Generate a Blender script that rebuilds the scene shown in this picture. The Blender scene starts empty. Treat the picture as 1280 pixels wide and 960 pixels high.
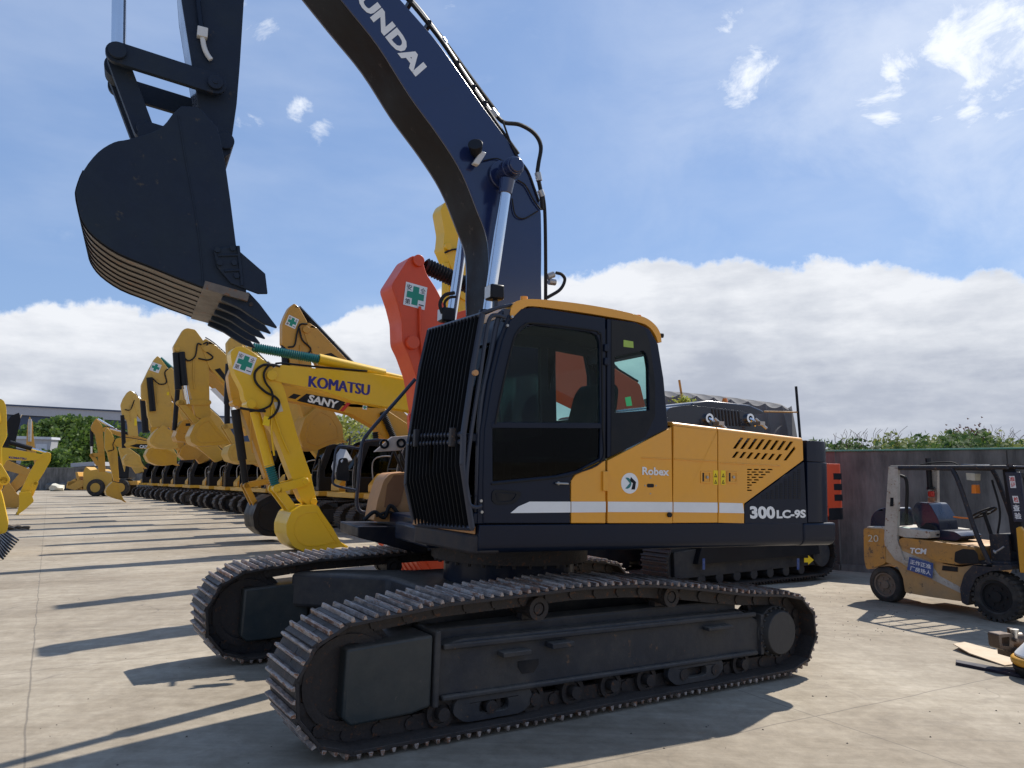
import bpy, bmesh, math, random
import numpy as np
from mathutils import Vector, Matrix
from mathutils.geometry import tessellate_polygon
random.seed(7)
R = math.radians
C = bpy.context.scene.collection
PI = math.pi

# ------------------------------------------------------------------ camera model and poses
FPX, PITCH, EYE = 957.0, R(6.92), 1.75
def ray(p):
    x, y = p[0]-640, p[1]-480
    c, s = math.cos(PITCH), math.sin(PITCH)
    return Vector((x, FPX*c+y*s, FPX*s-y*c))/FPX
def pose(cx, cy, z0, psi, tilt=0, tr=0):
    F = Vector((-math.cos(psi), -math.sin(psi), 0)); L = Vector((math.sin(psi), -math.cos(psi), 0)); Z = Vector((0, 0, 1))
    F2 = F*math.cos(tilt)+Z*math.sin(tilt); U2 = F2.cross(L)
    L3 = L*math.cos(tr)+U2*math.sin(tr); U3 = F2.cross(L3)
    return Vector((cx, cy, z0)), F2, L3, U3
def swing(P, s):
    o, F, L, U = P
    return o, F*math.cos(s)+L*math.sin(s), -F*math.sin(s)+L*math.cos(s), U
def mat_of(P):
    o, F, L, U = P
    m = Matrix.Identity(4)
    for i in range(3):
        m[i][0], m[i][1], m[i][2], m[i][3] = F[i], L[i], U[i], o[i]
    return m
def on(P, y, p):            # point of the vertical plane local y = const seen at p  -> (x, z)
    o, F, L, Z = P; c0 = Vector((0, 0, EYE)); r = ray(p)
    t = (y-(c0-o).dot(L))/r.dot(L); q = c0+r*t-o
    return (q.dot(F), q.dot(Z))
def tr(P, y, pts): return [on(P, y, p) for p in pts]
def gz(x, y):               # the yard falls gently to the right
    v = -.0277*(x+.05)+.0099*(y-7.44)
    w = 1.0
    if y > 12: w = max(0., 1-(y-12)/10) if x < 3 else 1.0
    if x < -3: w *= max(0., 1+(x+3)/5)
    if x > 3 and y > 12: v = min(v, -.0277*(x+.05)+.045)
    return max(-.2, min(.07, v))*w
def gpt(p, dz=0):
    r = ray(p); z = 0
    for _ in range(8):
        t = (z+dz-EYE)/r.z; q = r*t; z = gz(q.x, q.y)
    return Vector((q.x, q.y, z))
PSI = .5722
U = pose(-.0533, 7.4436, 0, PSI, .018, -.0234)
SW = -.1155
S = swing(U, SW)

# ------------------------------------------------------------------ materials
MATS = {}
def nt_new(name):
    m = bpy.data.materials.new(name); m.use_nodes = True
    nt = m.node_tree; b = nt.nodes['Principled BSDF']
    return m, nt, b
def paint(name, col, rough=.35, metal=0, coat=0, dirt=.25, dirtcol=(.20, .16, .12), scale=3.0, bump=.0, var=.12, spots=0, spotcol=(.15, .06, .025), drough=.3, top=None):
    if name in MATS: return MATS[name]
    m, nt, b = nt_new(name); N = nt.nodes; L = nt.links
    tc = N.new('ShaderNodeTexCoord')
    n1 = N.new('ShaderNodeTexNoise'); n1.inputs['Scale'].default_value = scale; n1.inputs['Detail'].default_value = 8; n1.inputs['Roughness'].default_value = .65
    L.new(tc.outputs['Object'], n1.inputs['Vector'])
    n2 = N.new('ShaderNodeTexNoise'); n2.inputs['Scale'].default_value = scale*7; n2.inputs['Detail'].default_value = 6; n2.inputs['Roughness'].default_value = .7
    L.new(tc.outputs['Object'], n2.inputs['Vector'])
    r1 = N.new('ShaderNodeValToRGB'); r1.color_ramp.elements[0].position = .42; r1.color_ramp.elements[1].position = .78
    L.new(n1.outputs['Fac'], r1.inputs['Fac'])
    mu = N.new('ShaderNodeMath'); mu.operation = 'MULTIPLY'; mu.inputs[1].default_value = dirt
    L.new(r1.outputs['Color'], mu.inputs[0])
    mx = N.new('ShaderNodeMix'); mx.data_type = 'RGBA'; mx.inputs[6].default_value = (*col, 1); mx.inputs[7].default_value = (*dirtcol, 1)
    L.new(mu.outputs[0], mx.inputs[0])
    hv = N.new('ShaderNodeHueSaturation'); L.new(mx.outputs[2], hv.inputs['Color'])
    mr = N.new('ShaderNodeMapRange'); mr.inputs[3].default_value = 1-var; mr.inputs[4].default_value = 1+var
    L.new(n2.outputs['Fac'], mr.inputs[0]); L.new(mr.outputs[0], hv.inputs['Value'])
    out = hv.outputs['Color']
    if spots:
        n3 = N.new('ShaderNodeTexNoise'); n3.inputs['Scale'].default_value = scale*4.3; n3.inputs['Detail'].default_value = 10; n3.inputs['Roughness'].default_value = .75
        L.new(tc.outputs['Object'], n3.inputs['Vector'])
        r3 = N.new('ShaderNodeValToRGB'); r3.color_ramp.elements[0].position = .62-spots*.2; r3.color_ramp.elements[1].position = .68-spots*.2
        L.new(n3.outputs['Fac'], r3.inputs['Fac'])
        m3 = N.new('ShaderNodeMix'); m3.data_type = 'RGBA'; m3.inputs[7].default_value = (*spotcol, 1)
        L.new(out, m3.inputs[6]); L.new(r3.outputs['Color'], m3.inputs[0]); out = m3.outputs[2]
    if top:                                    # settled dust on faces that look up
        ge = N.new('ShaderNodeNewGeometry'); sz = N.new('ShaderNodeSeparateXYZ'); L.new(ge.outputs['Normal'], sz.inputs[0])
        mz = N.new('ShaderNodeMapRange'); mz.inputs[1].default_value = .35; mz.inputs[2].default_value = .95; mz.inputs[4].default_value = 1.1; L.new(sz.outputs[2], mz.inputs[0])
        mm = N.new('ShaderNodeMath'); mm.operation = 'MULTIPLY'; L.new(mz.outputs[0], mm.inputs[0]); L.new(n2.outputs['Fac'], mm.inputs[1])
        m4 = N.new('ShaderNodeMix'); m4.data_type = 'RGBA'; m4.inputs[7].default_value = (*top, 1); L.new(mm.outputs[0], m4.inputs[0]); L.new(out, m4.inputs[6]); out = m4.outputs[2]
    L.new(out, b.inputs['Base Color'])
    rr = N.new('ShaderNodeMapRange'); rr.inputs[3].default_value = rough; rr.inputs[4].default_value = min(1, rough+drough)
    L.new(r1.outputs['Color'], rr.inputs[0]); L.new(rr.outputs[0], b.inputs['Roughness'])
    b.inputs['Metallic'].default_value = metal
    b.inputs['Specular IOR Level'].default_value = .2 if max(col) < .12 else .45; b.inputs['Coat Weight'].default_value = coat; b.inputs['Coat Roughness'].default_value = .12
    if bump:
        bp = N.new('ShaderNodeBump'); bp.inputs['Strength'].default_value = bump; bp.inputs['Distance'].default_value = .01
        L.new(n2.outputs['Fac'], bp.inputs['Height']); L.new(bp.outputs[0], b.inputs['Normal'])
    MATS[name] = m
    return m
amber = paint('amber paint', (.78, .34, .018), .3, coat=.45, dirt=.22, dirtcol=(.52, .31, .13), scale=2.2, var=.06, bump=.04)
navy = paint('navy paint', (.0035, .0085, .023), .32, coat=.12, dirt=.10, dirtcol=(.02, .025, .034), var=.1, bump=.03)
boomnavy = paint('boom navy paint', (.013, .023, .078), .16, coat=1.0, dirt=.12, dirtcol=(.03, .035, .06), var=.08, drough=.12)
underside = paint('greasy underside paint', (.006, .006, .009), .42, coat=0, dirt=.8, dirtcol=(.026, .015, .010), scale=1.6, var=.5, spots=.08, spotcol=(.06, .045, .04))
underside.node_tree.nodes['Principled BSDF'].inputs['Specular IOR Level'].default_value = .12
bucketnavy = paint('bucket paint', (.014, .022, .040), .5, dirt=.45, dirtcol=(.038, .052, .055), scale=1.8, var=.2, spots=.02, spotcol=(.07, .06, .05), bump=.25)
wornsteel = paint('worn bucket steel', (.16, .13, .105), .42, metal=.3, dirt=.75, dirtcol=(.085, .07, .06), scale=2.5, var=.3, spots=.25, spotcol=(.22, .09, .03), bump=.3)
trackmat = paint('track steel', (.040, .037, .038), .45, metal=.3, dirt=.6, dirtcol=(.075, .062, .052), scale=5, var=.3, spots=.25, spotcol=(.12, .06, .035), bump=.5, top=(.13, .105, .085))
grouser = None
def grouser_mat():
    m, nt, b = nt_new('worn grouser steel'); N = nt.nodes; L = nt.links
    tc = N.new('ShaderNodeTexCoord'); gi = N.new('ShaderNodeNewGeometry')
    mp = N.new('ShaderNodeMapping'); mp.inputs['Scale'].default_value = (1, .45, 1); L.new(tc.outputs['Object'], mp.inputs[0])
    n = N.new('ShaderNodeTexNoise'); n.inputs['Scale'].default_value = 16; n.inputs['Detail'].default_value = 9; n.inputs['Roughness'].default_value = .75; L.new(mp.outputs[0], n.inputs[0])
    ad = N.new('ShaderNodeMath'); ad.operation = 'MULTIPLY_ADD'; L.new(gi.outputs['Random Per Island'], ad.inputs[0]); ad.inputs[1].default_value = .26; L.new(n.outputs['Fac'], ad.inputs[2])
    r = N.new('ShaderNodeValToRGB'); L.new(ad.outputs[0], r.inputs[0]); e = r.color_ramp.elements
    for i, (p, c) in enumerate(((.40, (.055, .05, .05)), (.52, (.17, .12, .095)), (.60, (.28, .225, .19)), (.69, (.42, .37, .33)), (.76, (.24, .10, .045)), (.84, (.11, .075, .06)))):
        q = e[i] if i < 2 else e.new(p)
        q.position = p; q.color = (*c, 1)
    L.new(r.outputs[0], b.inputs['Base Color']); b.inputs['Roughness'].default_value = .5; b.inputs['Metallic'].default_value = .15
    bp = N.new('ShaderNodeBump'); bp.inputs['Strength'].default_value = .5; bp.inputs['Distance'].default_value = .006; L.new(n.outputs['Fac'], bp.inputs['Height']); L.new(bp.outputs[0], b.inputs['Normal'])
    return m
grouser = grouser_mat()
framemat = paint('track frame paint', (.030, .033, .040), .4, dirt=.8, dirtcol=(.095, .084, .07), scale=2.2, var=.3, bump=.35, spots=.03, spotcol=(.13, .08, .05), top=(.20, .17, .135))
rubber = paint('black rubber', (.016, .016, .017), .55, dirt=.35, dirtcol=(.06, .055, .05), bump=.15)
tyre = paint('dusty tyre rubber', (.035, .033, .031), .8, dirt=.8, dirtcol=(.13, .11, .09), scale=5, bump=.5)
blackp = paint('black satin paint', (.010, .011, .014), .35, dirt=.2, dirtcol=(.04, .04, .04))
railmat = paint('guard rail paint', (.030, .036, .055), .3, coat=.3, dirt=.2, dirtcol=(.06, .06, .06))
chrome = paint('chrome rod', (.75, .76, .78), .12, metal=1, dirt=.1, var=.02, drough=.1)
steel = paint('bare steel', (.42, .41, .39), .35, metal=.8, dirt=.3)
white = paint('white decal', (.78, .78, .76), .45, dirt=.1, var=.03)
catyel = paint('ochre yellow paint', (.60, .335, .035), .4, coat=.15, dirt=.35, dirtcol=(.36, .22, .09), scale=1.2, var=.08)
catyel2 = paint('faded ochre paint', (.58, .31, .05), .45, dirt=.35, dirtcol=(.38, .25, .12), scale=1.5, var=.1)
komyel = paint('bright yellow paint', (.78, .47, .006), .36, coat=.25, dirt=.14, dirtcol=(.62, .42, .08), scale=1.5, var=.06)
sanyel = paint('golden yellow paint', (.62, .30, .018), .4, coat=.2, dirt=.2, dirtcol=(.45, .28, .1), scale=1.2, var=.08)
orange = paint('orange red paint', (.72, .070, .014), .42, coat=.1, dirt=.2, dirtcol=(.5, .10, .04), scale=1.4, var=.08)
teal = paint('teal boot', (.02, .17, .16), .5, dirt=.2)
green = paint('green cross', (.01, .26, .17), .5, dirt=.1, var=.03)
bluetxt = paint('blue lettering', (.02, .02, .20), .4, dirt=.1)
redtxt = paint('red decal', (.55, .02, .015), .4, dirt=.1)
cautionyel = paint('caution yellow', (.85, .60, .01), .4, dirt=.05, var=.03)
tan = paint('tan box paint', (.52, .25, .085), .5, dirt=.5, dirtcol=(.40, .28, .2), var=.15)
pale = paint('pale panel', (.62, .50, .42), .5, dirt=.4, dirtcol=(.4, .3, .24))
plastic = paint('white plastic bag', (.62, .64, .68), .35, dirt=.2, dirtcol=(.4, .4, .42))
seatfab = paint('dark seat fabric', (.012, .018, .022), .7, dirt=.3)
bluevinyl = paint('blue black vinyl', (.010, .016, .04), .25, coat=.4, dirt=.2)
wornyel = paint('worn forklift yellow', (.52, .25, .05), .55, dirt=.8, dirtcol=(.27, .17, .09), scale=3, var=.2, spots=.3, spotcol=(.10, .07, .05), bump=.15)
wornwhite = paint('worn forklift white', (.50, .46, .39), .6, dirt=.75, dirtcol=(.28, .20, .13), scale=4, var=.2, spots=.3, spotcol=(.22, .10, .05))
greypaint = paint('worn grey paint', (.028, .030, .038), .5, dirt=.6, dirtcol=(.10, .08, .06), scale=6, spots=.22, spotcol=(.20, .11, .06), bump=.2)
bluesticker = paint('blue sticker', (.03, .07, .24), .6, dirt=.6, dirtcol=(.24, .25, .28), scale=14, spots=.2, spotcol=(.3, .28, .24))
redlamp = paint('red lamp plastic', (.5, .02, .01), .25, dirt=.1)
amberlamp = paint('amber lamp plastic', (.85, .22, .01), .25, dirt=.1)
cream = paint('cream plastic', (.62, .58, .46), .5, dirt=.3)
barkm = paint('bark', (.10, .075, .05), .9, dirt=.5, bump=.5)
lensm = paint('lamp lens', (.62, .62, .60), .15, dirt=.2)
ply = paint('cardboard', (.62, .49, .34), .85, dirt=.35, dirtcol=(.48, .38, .27), scale=8)
shedwall = paint('blue grey cladding', (.05, .075, .13), .6, dirt=.2)
fascia = paint('pale fascia', (.42, .42, .44), .6, dirt=.2)
rooffar = paint('pale roof sheet', (.60, .62, .66), .5, dirt=.2)
darkint = paint('dark interior', (.012, .013, .016), .7, dirt=.2)
greencap = paint('green wall cap', (.10, .30, .22), .6, dirt=.4)

def glassmat(name, tint, rough=.02, refl=1.45):
    m = bpy.data.materials.new(name); m.use_nodes = True; nt = m.node_tree; N = nt.nodes; L = nt.links
    N.remove(N['Principled BSDF']); out = N['Material Output']
    t = N.new('ShaderNodeBsdfTransparent'); t.inputs[0].default_value = (*tint, 1)
    g = N.new('ShaderNodeBsdfGlossy'); g.inputs['Roughness'].default_value = rough
    lw = N.new('ShaderNodeLayerWeight'); lw.inputs[0].default_value = .5; pw = N.new('ShaderNodeMath'); pw.operation = 'POWER'; pw.inputs[1].default_value = 4; L.new(lw.outputs['Facing'], pw.inputs[0])
    fr = N.new('ShaderNodeMath'); fr.operation = 'MULTIPLY_ADD'; fr.inputs[1].default_value = .30; fr.inputs[2].default_value = .010; L.new(pw.outputs[0], fr.inputs[0])
    mx = N.new('ShaderNodeMixShader'); L.new(fr.outputs[0], mx.inputs[0]); L.new(t.outputs[0], mx.inputs[1]); L.new(g.outputs[0], mx.inputs[2])
    L.new(mx.outputs[0], out.inputs[0]); return m
glass = glassmat('tinted cab glass', (.78, .9, .88), refl=1.30)
darkglass = glassmat('dark cab glass', (.24, .29, .30))

# concrete ground
def ground_mat():
    m, nt, b = nt_new('concrete yard'); N = nt.nodes; L = nt.links
    tc = N.new('ShaderNodeTexCoord'); mp = N.new('ShaderNodeMapping'); mp.inputs['Rotation'].default_value = (0, 0, R(-31))
    L.new(tc.outputs['Object'], mp.inputs['Vector'])
    def noise(sc, det=8, ro=.6, vec=None, dist=0):
        n = N.new('ShaderNodeTexNoise'); n.inputs['Scale'].default_value = sc; n.inputs['Detail'].default_value = det; n.inputs['Roughness'].default_value = ro; n.inputs['Distortion'].default_value = dist
        L.new(vec or mp.outputs[0], n.inputs['Vector']); return n.outputs['Fac']
    def ramp(f, a, ca, z, cz):
        r = N.new('ShaderNodeValToRGB'); e = r.color_ramp.elements; e[0].position = a; e[0].color = (*ca, 1); e[1].position = z; e[1].color = (*cz, 1); L.new(f, r.inputs[0]); return r.outputs[0]
    def mix(f, a, c, mode='MIX'):
        x = N.new('ShaderNodeMix'); x.data_type = 'RGBA'; x.blend_type = mode
        if isinstance(f, float): x.inputs[0].default_value = f
        else: L.new(f, x.inputs[0])
        for k, v in ((6, a), (7, c)):
            if isinstance(v, tuple): x.inputs[k].default_value = (*v, 1)
            else: L.new(v, x.inputs[k])
        return x.outputs[2]
    base = ramp(noise(.35, 10, .6), .32, (.32, .275, .215), .70, (.47, .415, .33))
    fine = ramp(noise(9, 8, .7), .25, (.78, .78, .78), .8, (1.12, 1.12, 1.12))
    c = mix(1.0, base, fine, 'MULTIPLY')
    # broom streaks, stretched along one direction
    ms = N.new('ShaderNodeMapping'); ms.inputs['Rotation'].default_value = (0, 0, R(-16)); ms.inputs['Scale'].default_value = (.35, 5, 1); L.new(tc.outputs['Object'], ms.inputs['Vector'])
    st = ramp(noise(1.3, 9, .72, ms.outputs[0], .5), .38, (.86, .85, .83), .66, (1.07, 1.07, 1.07)); c = mix(1.0, c, st, 'MULTIPLY')
    # stains
    sn = ramp(noise(.8, 9, .72, None, .6), .56, (0, 0, 0), .72, (1, 1, 1)); ss = N.new('ShaderNodeMath'); ss.operation = 'MULTIPLY'; ss.inputs[1].default_value = .5
    L.new(sn, ss.inputs[0]); c = mix(ss.outputs[0], c, (.17, .145, .12))
    sp = ramp(noise(26, 4, .6), .70, (0, 0, 0), .74, (1, 1, 1)); s2 = N.new('ShaderNodeMath'); s2.operation = 'MULTIPLY'; s2.inputs[1].default_value = .45
    L.new(sp, s2.inputs[0]); c = mix(s2.outputs[0], c, (.13, .11, .09))
    # broad worn and patched areas
    pa = ramp(noise(.16, 4, .5, None, .8), .42, (.86, .83, .79), .58, (1.06, 1.05, 1.03)); c = mix(1.0, c, pa, 'MULTIPLY')
    pb = ramp(noise(2.6, 10, .75, None, .4), .34, (.80, .78, .75), .60, (1.05, 1.05, 1.05)); c = mix(1.0, c, pb, 'MULTIPLY')
    # tyre and cleat scuffs
    mt = N.new('ShaderNodeMapping'); mt.inputs['Rotation'].default_value = (0, 0, R(24)); mt.inputs['Scale'].default_value = (.12, 9, 1); L.new(tc.outputs['Object'], mt.inputs['Vector'])
    t1 = ramp(noise(1.1, 6, .6, mt.outputs[0], 1.2), .60, (0, 0, 0), .70, (1, 1, 1)); t2 = ramp(noise(.6, 4, .5), .50, (0, 0, 0), .62, (.32, .32, .32))
    tm_ = N.new('ShaderNodeMath'); tm_.operation = 'MULTIPLY'; L.new(t1, tm_.inputs[0]); L.new(t2, tm_.inputs[1]); c = mix(tm_.outputs[0], c, (.12, .105, .09))
    # slab joints
    wv = N.new('ShaderNodeTexNoise'); wv.inputs['Scale'].default_value = 1.5; L.new(mp.outputs[0], wv.inputs['Vector'])
    va = N.new('ShaderNodeVectorMath'); va.operation = 'SCALE'; va.inputs['Scale'].default_value = .05; L.new(wv.outputs['Color'], va.inputs[0])
    vb = N.new('ShaderNodeVectorMath'); vb.operation = 'ADD'; L.new(mp.outputs[0], vb.inputs[0]); L.new(va.outputs[0], vb.inputs[1])
    br = N.new('ShaderNodeTexBrick'); br.offset = 0; br.inputs['Scale'].default_value = 1; br.inputs['Brick Width'].default_value = 5.2; br.inputs['Row Height'].default_value = 4.1
    br.inputs['Mortar Size'].default_value = .011; br.inputs['Mortar Smooth'].default_value = .8
    L.new(vb.outputs[0], br.inputs['Vector'])
    jm = N.new('ShaderNodeMath'); jm.operation = 'MULTIPLY'; jm.inputs[1].default_value = .55; L.new(br.outputs['Fac'], jm.inputs[0])
    c = mix(jm.outputs[0], c, (.11, .095, .08))
    # hairline cracks
    vo = N.new('ShaderNodeTexVoronoi'); vo.feature = 'DISTANCE_TO_EDGE'; vo.inputs['Scale'].default_value = .38; 
    vd = N.new('ShaderNodeVectorMath'); vd.operation = 'ADD'; vc = N.new('ShaderNodeVectorMath'); vc.operation = 'SCALE'; vc.inputs['Scale'].default_value = .9
    L.new(wv.outputs['Color'], vc.inputs[0]); L.new(mp.outputs[0], vd.inputs[0]); L.new(vc.outputs[0], vd.inputs[1]); L.new(vd.outputs[0], vo.inputs['Vector'])
    cr = ramp(vo.outputs['Distance'], .0, (1, 1, 1), .006, (0, 0, 0)); pm = ramp(noise(.5, 3), .5, (0, 0, 0), .62, (.5, .5, .5))
    cm = N.new('ShaderNodeMath'); cm.operation = 'MULTIPLY'; L.new(cr, cm.inputs[0]); L.new(pm, cm.inputs[1]); c = mix(cm.outputs[0], c, (.12, .10, .085))
    L.new(c, b.inputs['Base Color']); b.inputs['Roughness'].default_value = .85; b.inputs['Specular IOR Level'].default_value = .3
    bp = N.new('ShaderNodeBump'); bp.inputs['Strength'].default_value = .35; bp.inputs['Distance'].default_value = .012; L.new(noise(14, 10, .7), bp.inputs['Height']); L.new(bp.outputs[0], b.inputs['Normal'])
    return m
def wall_mat():
    m, nt, b = nt_new('stained concrete wall'); N = nt.nodes; L = nt.links
    tc = N.new('ShaderNodeTexCoord'); mp = N.new('ShaderNodeMapping'); mp.inputs['Scale'].default_value = (1, 1, .18); L.new(tc.outputs['Object'], mp.inputs['Vector'])
    n = N.new('ShaderNodeTexNoise'); n.inputs['Scale'].default_value = 3; n.inputs['Detail'].default_value = 10; n.inputs['Roughness'].default_value = .7; L.new(mp.outputs[0], n.inputs['Vector'])
    n2 = N.new('ShaderNodeTexNoise'); n2.inputs['Scale'].default_value = .8; n2.inputs['Detail'].default_value = 8; L.new(tc.outputs['Object'], n2.inputs['Vector'])
    r = N.new('ShaderNodeValToRGB'); e = r.color_ramp.elements; e[0].position = .32; e[0].color = (.075, .075, .070, 1); e[1].position = .74; e[1].color = (.26, .255, .235, 1); L.new(n.outputs['Fac'], r.inputs[0])
    r2 = N.new('ShaderNodeValToRGB'); e = r2.color_ramp.elements; e[0].position = .35; e[0].color = (.65, .63, .62, 1); e[1].position = .65; e[1].color = (1.15, 1.1, 1.1, 1); L.new(n2.outputs['Fac'], r2.inputs[0])
    x = N.new('ShaderNodeMix'); x.data_type = 'RGBA'; x.blend_type = 'MULTIPLY'; x.inputs[0].default_value = 1; L.new(r.outputs[0], x.inputs[6]); L.new(r2.outputs[0], x.inputs[7])
    L.new(x.outputs[2], b.inputs['Base Color']); b.inputs['Roughness'].default_value = .9
    bp = N.new('ShaderNodeBump'); bp.inputs['Strength'].default_value = .4; bp.inputs['Distance'].default_value = .02; L.new(n.outputs['Fac'], bp.inputs['Height']); L.new(bp.outputs[0], b.inputs['Normal'])
    return m
def leaf_mat(name, c1, c2):
    m, nt, b = nt_new(name); N = nt.nodes; L = nt.links
    gi = N.new('ShaderNodeNewGeometry'); r = N.new('ShaderNodeValToRGB'); e = r.color_ramp.elements
    e[0].color = (*c1, 1); e[1].color = (*c2, 1); L.new(gi.outputs['Random Per Island'], r.inputs[0]); L.new(r.outputs[0], b.inputs['Base Color'])
    b.inputs['Roughness'].default_value = .6; b.inputs['Transmission Weight'].default_value = 0
    tl = N.new('ShaderNodeBsdfTranslucent'); L.new(r.outputs[0], tl.inputs[0]); mx = N.new('ShaderNodeMixShader'); mx.inputs[0].default_value = .5
    L.new(b.outputs[0], mx.inputs[1]); L.new(tl.outputs[0], mx.inputs[2]); L.new(mx.outputs[0], N['Material Output'].inputs[0])
    return m
def tarp_mat():
    m = paint('grey tarpaulin', (.17, .17, .18), .7, dirt=.5, dirtcol=(.24, .23, .22), scale=2, var=.15, bump=.2)
    nt = m.node_tree; N = nt.nodes; b = N['Principled BSDF']; tl = N.new('ShaderNodeBsdfTranslucent'); tl.inputs[0].default_value = (.2, .2, .21, 1)
    mx = N.new('ShaderNodeMixShader'); mx.inputs[0].default_value = .4; nt.links.new(b.outputs[0], mx.inputs[1]); nt.links.new(tl.outputs[0], mx.inputs[2]); nt.links.new(mx.outputs[0], N['Material Output'].inputs[0])
    return m

# ------------------------------------------------------------------ mesh helpers
class MB:
    def __init__(s): s.v = []; s.f = []; s.sm = []
    def add(s, vs, fs, smooth=False):
        o = len(s.v); s.v += [tuple(v) for v in vs]; s.f += [tuple(i+o for i in f) for f in fs]; s.sm += [smooth]*len(fs); return s
    def box(s, x0, x1, y0, y1, z0, z1, M=None):
        vs = [Vector((x, y, z)) for x in (x0, x1) for y in (y0, y1) for z in (z0, z1)]
        if M: vs = [M@v for v in vs]
        return s.add(vs, [(0, 1, 3, 2), (4, 6, 7, 5), (0, 4, 5, 1), (2, 3, 7, 6), (0, 2, 6, 4), (1, 5, 7, 3)])
    def prism(s, poly, y0, y1, holes=()):       # (x,z) polygon extruded along y
        loops = [list(poly)]+[list(h) for h in holes]
        pl = [[Vector((p[0], p[1], 0)) for p in l] for l in loops]
        tri = tessellate_polygon(pl)
        flat = [p for l in loops for p in l]; n = len(flat)
        vs = [(p[0], y0, p[1]) for p in flat]+[(p[0], y1, p[1]) for p in flat]
        fs = [tuple(t) for t in tri]+[tuple(i+n for i in reversed(t)) for t in tri]
        o = 0
        for l in loops:
            k = len(l)
            for i in range(k):
                j = (i+1) % k; fs.append((o+i, o+j, o+j+n, o+i+n))
            o += k
        return s.add(vs, fs)
    def prismz(s, poly, z0, z1):                # (x,y) polygon extruded along z
        n = len(poly); tri = tessellate_polygon([[Vector((p[0], p[1], 0)) for p in poly]])
        vs = [(p[0], p[1], z0) for p in poly]+[(p[0], p[1], z1) for p in poly]
        return s.add(vs, [tuple(t) for t in tri]+[tuple(i+n for i in t) for t in tri]+[(i, (i+1) % n, (i+1) % n+n, i+n) for i in range(n)])
    def cyl(s, a, b, r0, r1=None, n=16, caps=True):
        a, b = Vector(a), Vector(b); r1 = r0 if r1 is None else r1
        d = (b-a).normalized(); u = d.orthogonal().normalized(); w = d.cross(u)
        vs = []
        for c, r in ((a, r0), (b, r1)):
            for i in range(n):
                t = 2*PI*i/n; vs.append(c+u*math.cos(t)*r+w*math.sin(t)*r)
        s.add(vs, [(i, (i+1) % n, (i+1) % n+n, i+n) for i in range(n)], True)
        if caps: s.add(vs[:n], [tuple(range(n))]); s.add(vs[n:], [tuple(range(n))])
        return s
    def ring(s, a, b, ro, ri, n=24):
        a, b = Vector(a), Vector(b); d = (b-a).normalized(); u = d.orthogonal().normalized(); w = d.cross(u); vs = []
        for c, r in ((a, ro), (b, ro), (b, ri), (a, ri)):
            for i in range(n):
                t = 2*PI*i/n; vs.append(c+u*math.cos(t)*r+w*math.sin(t)*r)
        fs = [(k*n+i, k*n+(i+1) % n, ((k+1) % 4)*n+(i+1) % n, ((k+1) % 4)*n+i) for k in range(4) for i in range(n)]
        return s.add(vs, fs, True)
    def tube(s, pts, r, n=8, sub=6):
        pts = [Vector(p) for p in pts]
        if sub and len(pts) > 2:
            q = []
            P = [pts[0]*2-pts[1]]+pts+[pts[-1]*2-pts[-2]]
            for i in range(1, len(P)-2):
                for k in range(sub):
                    t = k/sub; a, b, c, d = P[i-1], P[i], P[i+1], P[i+2]
                    q.append(.5*((2*b)+(c-a)*t+(2*a-5*b+4*c-d)*t*t+(3*b-a-3*c+d)*t**3))
            q.append(pts[-1]); pts = q
        vs = []; u = None
        for i, p in enumerate(pts):
            d = (pts[min(i+1, len(pts)-1)]-pts[max(i-1, 0)]).normalized()
            u = d.orthogonal().normalized() if u is None else (u-d*u.dot(d)).normalized()
            w = d.cross(u)
            rr = r[min(i, len(r)-1)] if isinstance(r, (list, tuple)) else r
            for k in range(n):
                t = 2*PI*k/n; vs.append(p+u*math.cos(t)*rr+w*math.sin(t)*rr)
        m = len(pts)
        fs = [(i*n+k, i*n+(k+1) % n, (i+1)*n+(k+1) % n, (i+1)*n+k) for i in range(m-1) for k in range(n)]
        s.add(vs, fs, True); s.add(vs[:n], [tuple(range(n))]); s.add(vs[-n:], [tuple(range(n))]); return s
    def bellows(s, a, b, r, pitch=.05, n=14):
        a, b = Vector(a), Vector(b); L = (b-a).length; k = max(4, int(L/pitch)*2); d = (b-a).normalized(); u = d.orthogonal().normalized(); w = d.cross(u); vs = []
        for i in range(k+1):
            rr = r*(1 if i % 2 else .72); c = a+(b-a)*i/k
            for j in range(n):
                t = 2*PI*j/n; vs.append(c+u*math.cos(t)*rr+w*math.sin(t)*rr)
        return s.add(vs, [(i*n+j, i*n+(j+1) % n, (i+1)*n+(j+1) % n, (i+1)*n+j) for i in range(k) for j in range(n)], False)
    def build(s, name, mat, parent=None, bevel=0, seg=2, smooth=True, xf=None):
        me = bpy.data.meshes.new(name); me.from_pydata(s.v, [], s.f); me.validate()
        bm = bmesh.new(); bm.from_mesh(me)
        bmesh.ops.remove_doubles(bm, verts=bm.verts, dist=1e-5)
        bmesh.ops.recalc_face_normals(bm, faces=bm.faces); bm.to_mesh(me); bm.free()
        if mat: me.materials.append(mat)
        if smooth:
            me.polygons.foreach_set('use_smooth', [True]*len(me.polygons)); me.set_sharp_from_angle(angle=R(35))
        o = bpy.data.objects.new(name, me); C.objects.link(o)
        if parent: o.parent = parent
        if xf: o.matrix_local = xf
        if bevel:
            b = o.modifiers.new('bevel', 'BEVEL'); b.width = bevel; b.segments = seg; b.limit_method = 'ANGLE'; b.angle_limit = R(35); b.harden_normals = False
        return o
def thing(name, label, cat, P=None, group=None):
    o = bpy.data.objects.new(name, None); C.objects.link(o); o.empty_display_size = .2
    if P: o.matrix_world = mat_of(P)
    o['label'] = label; o['category'] = cat
    if group: o['group'] = group
    return o
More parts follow.
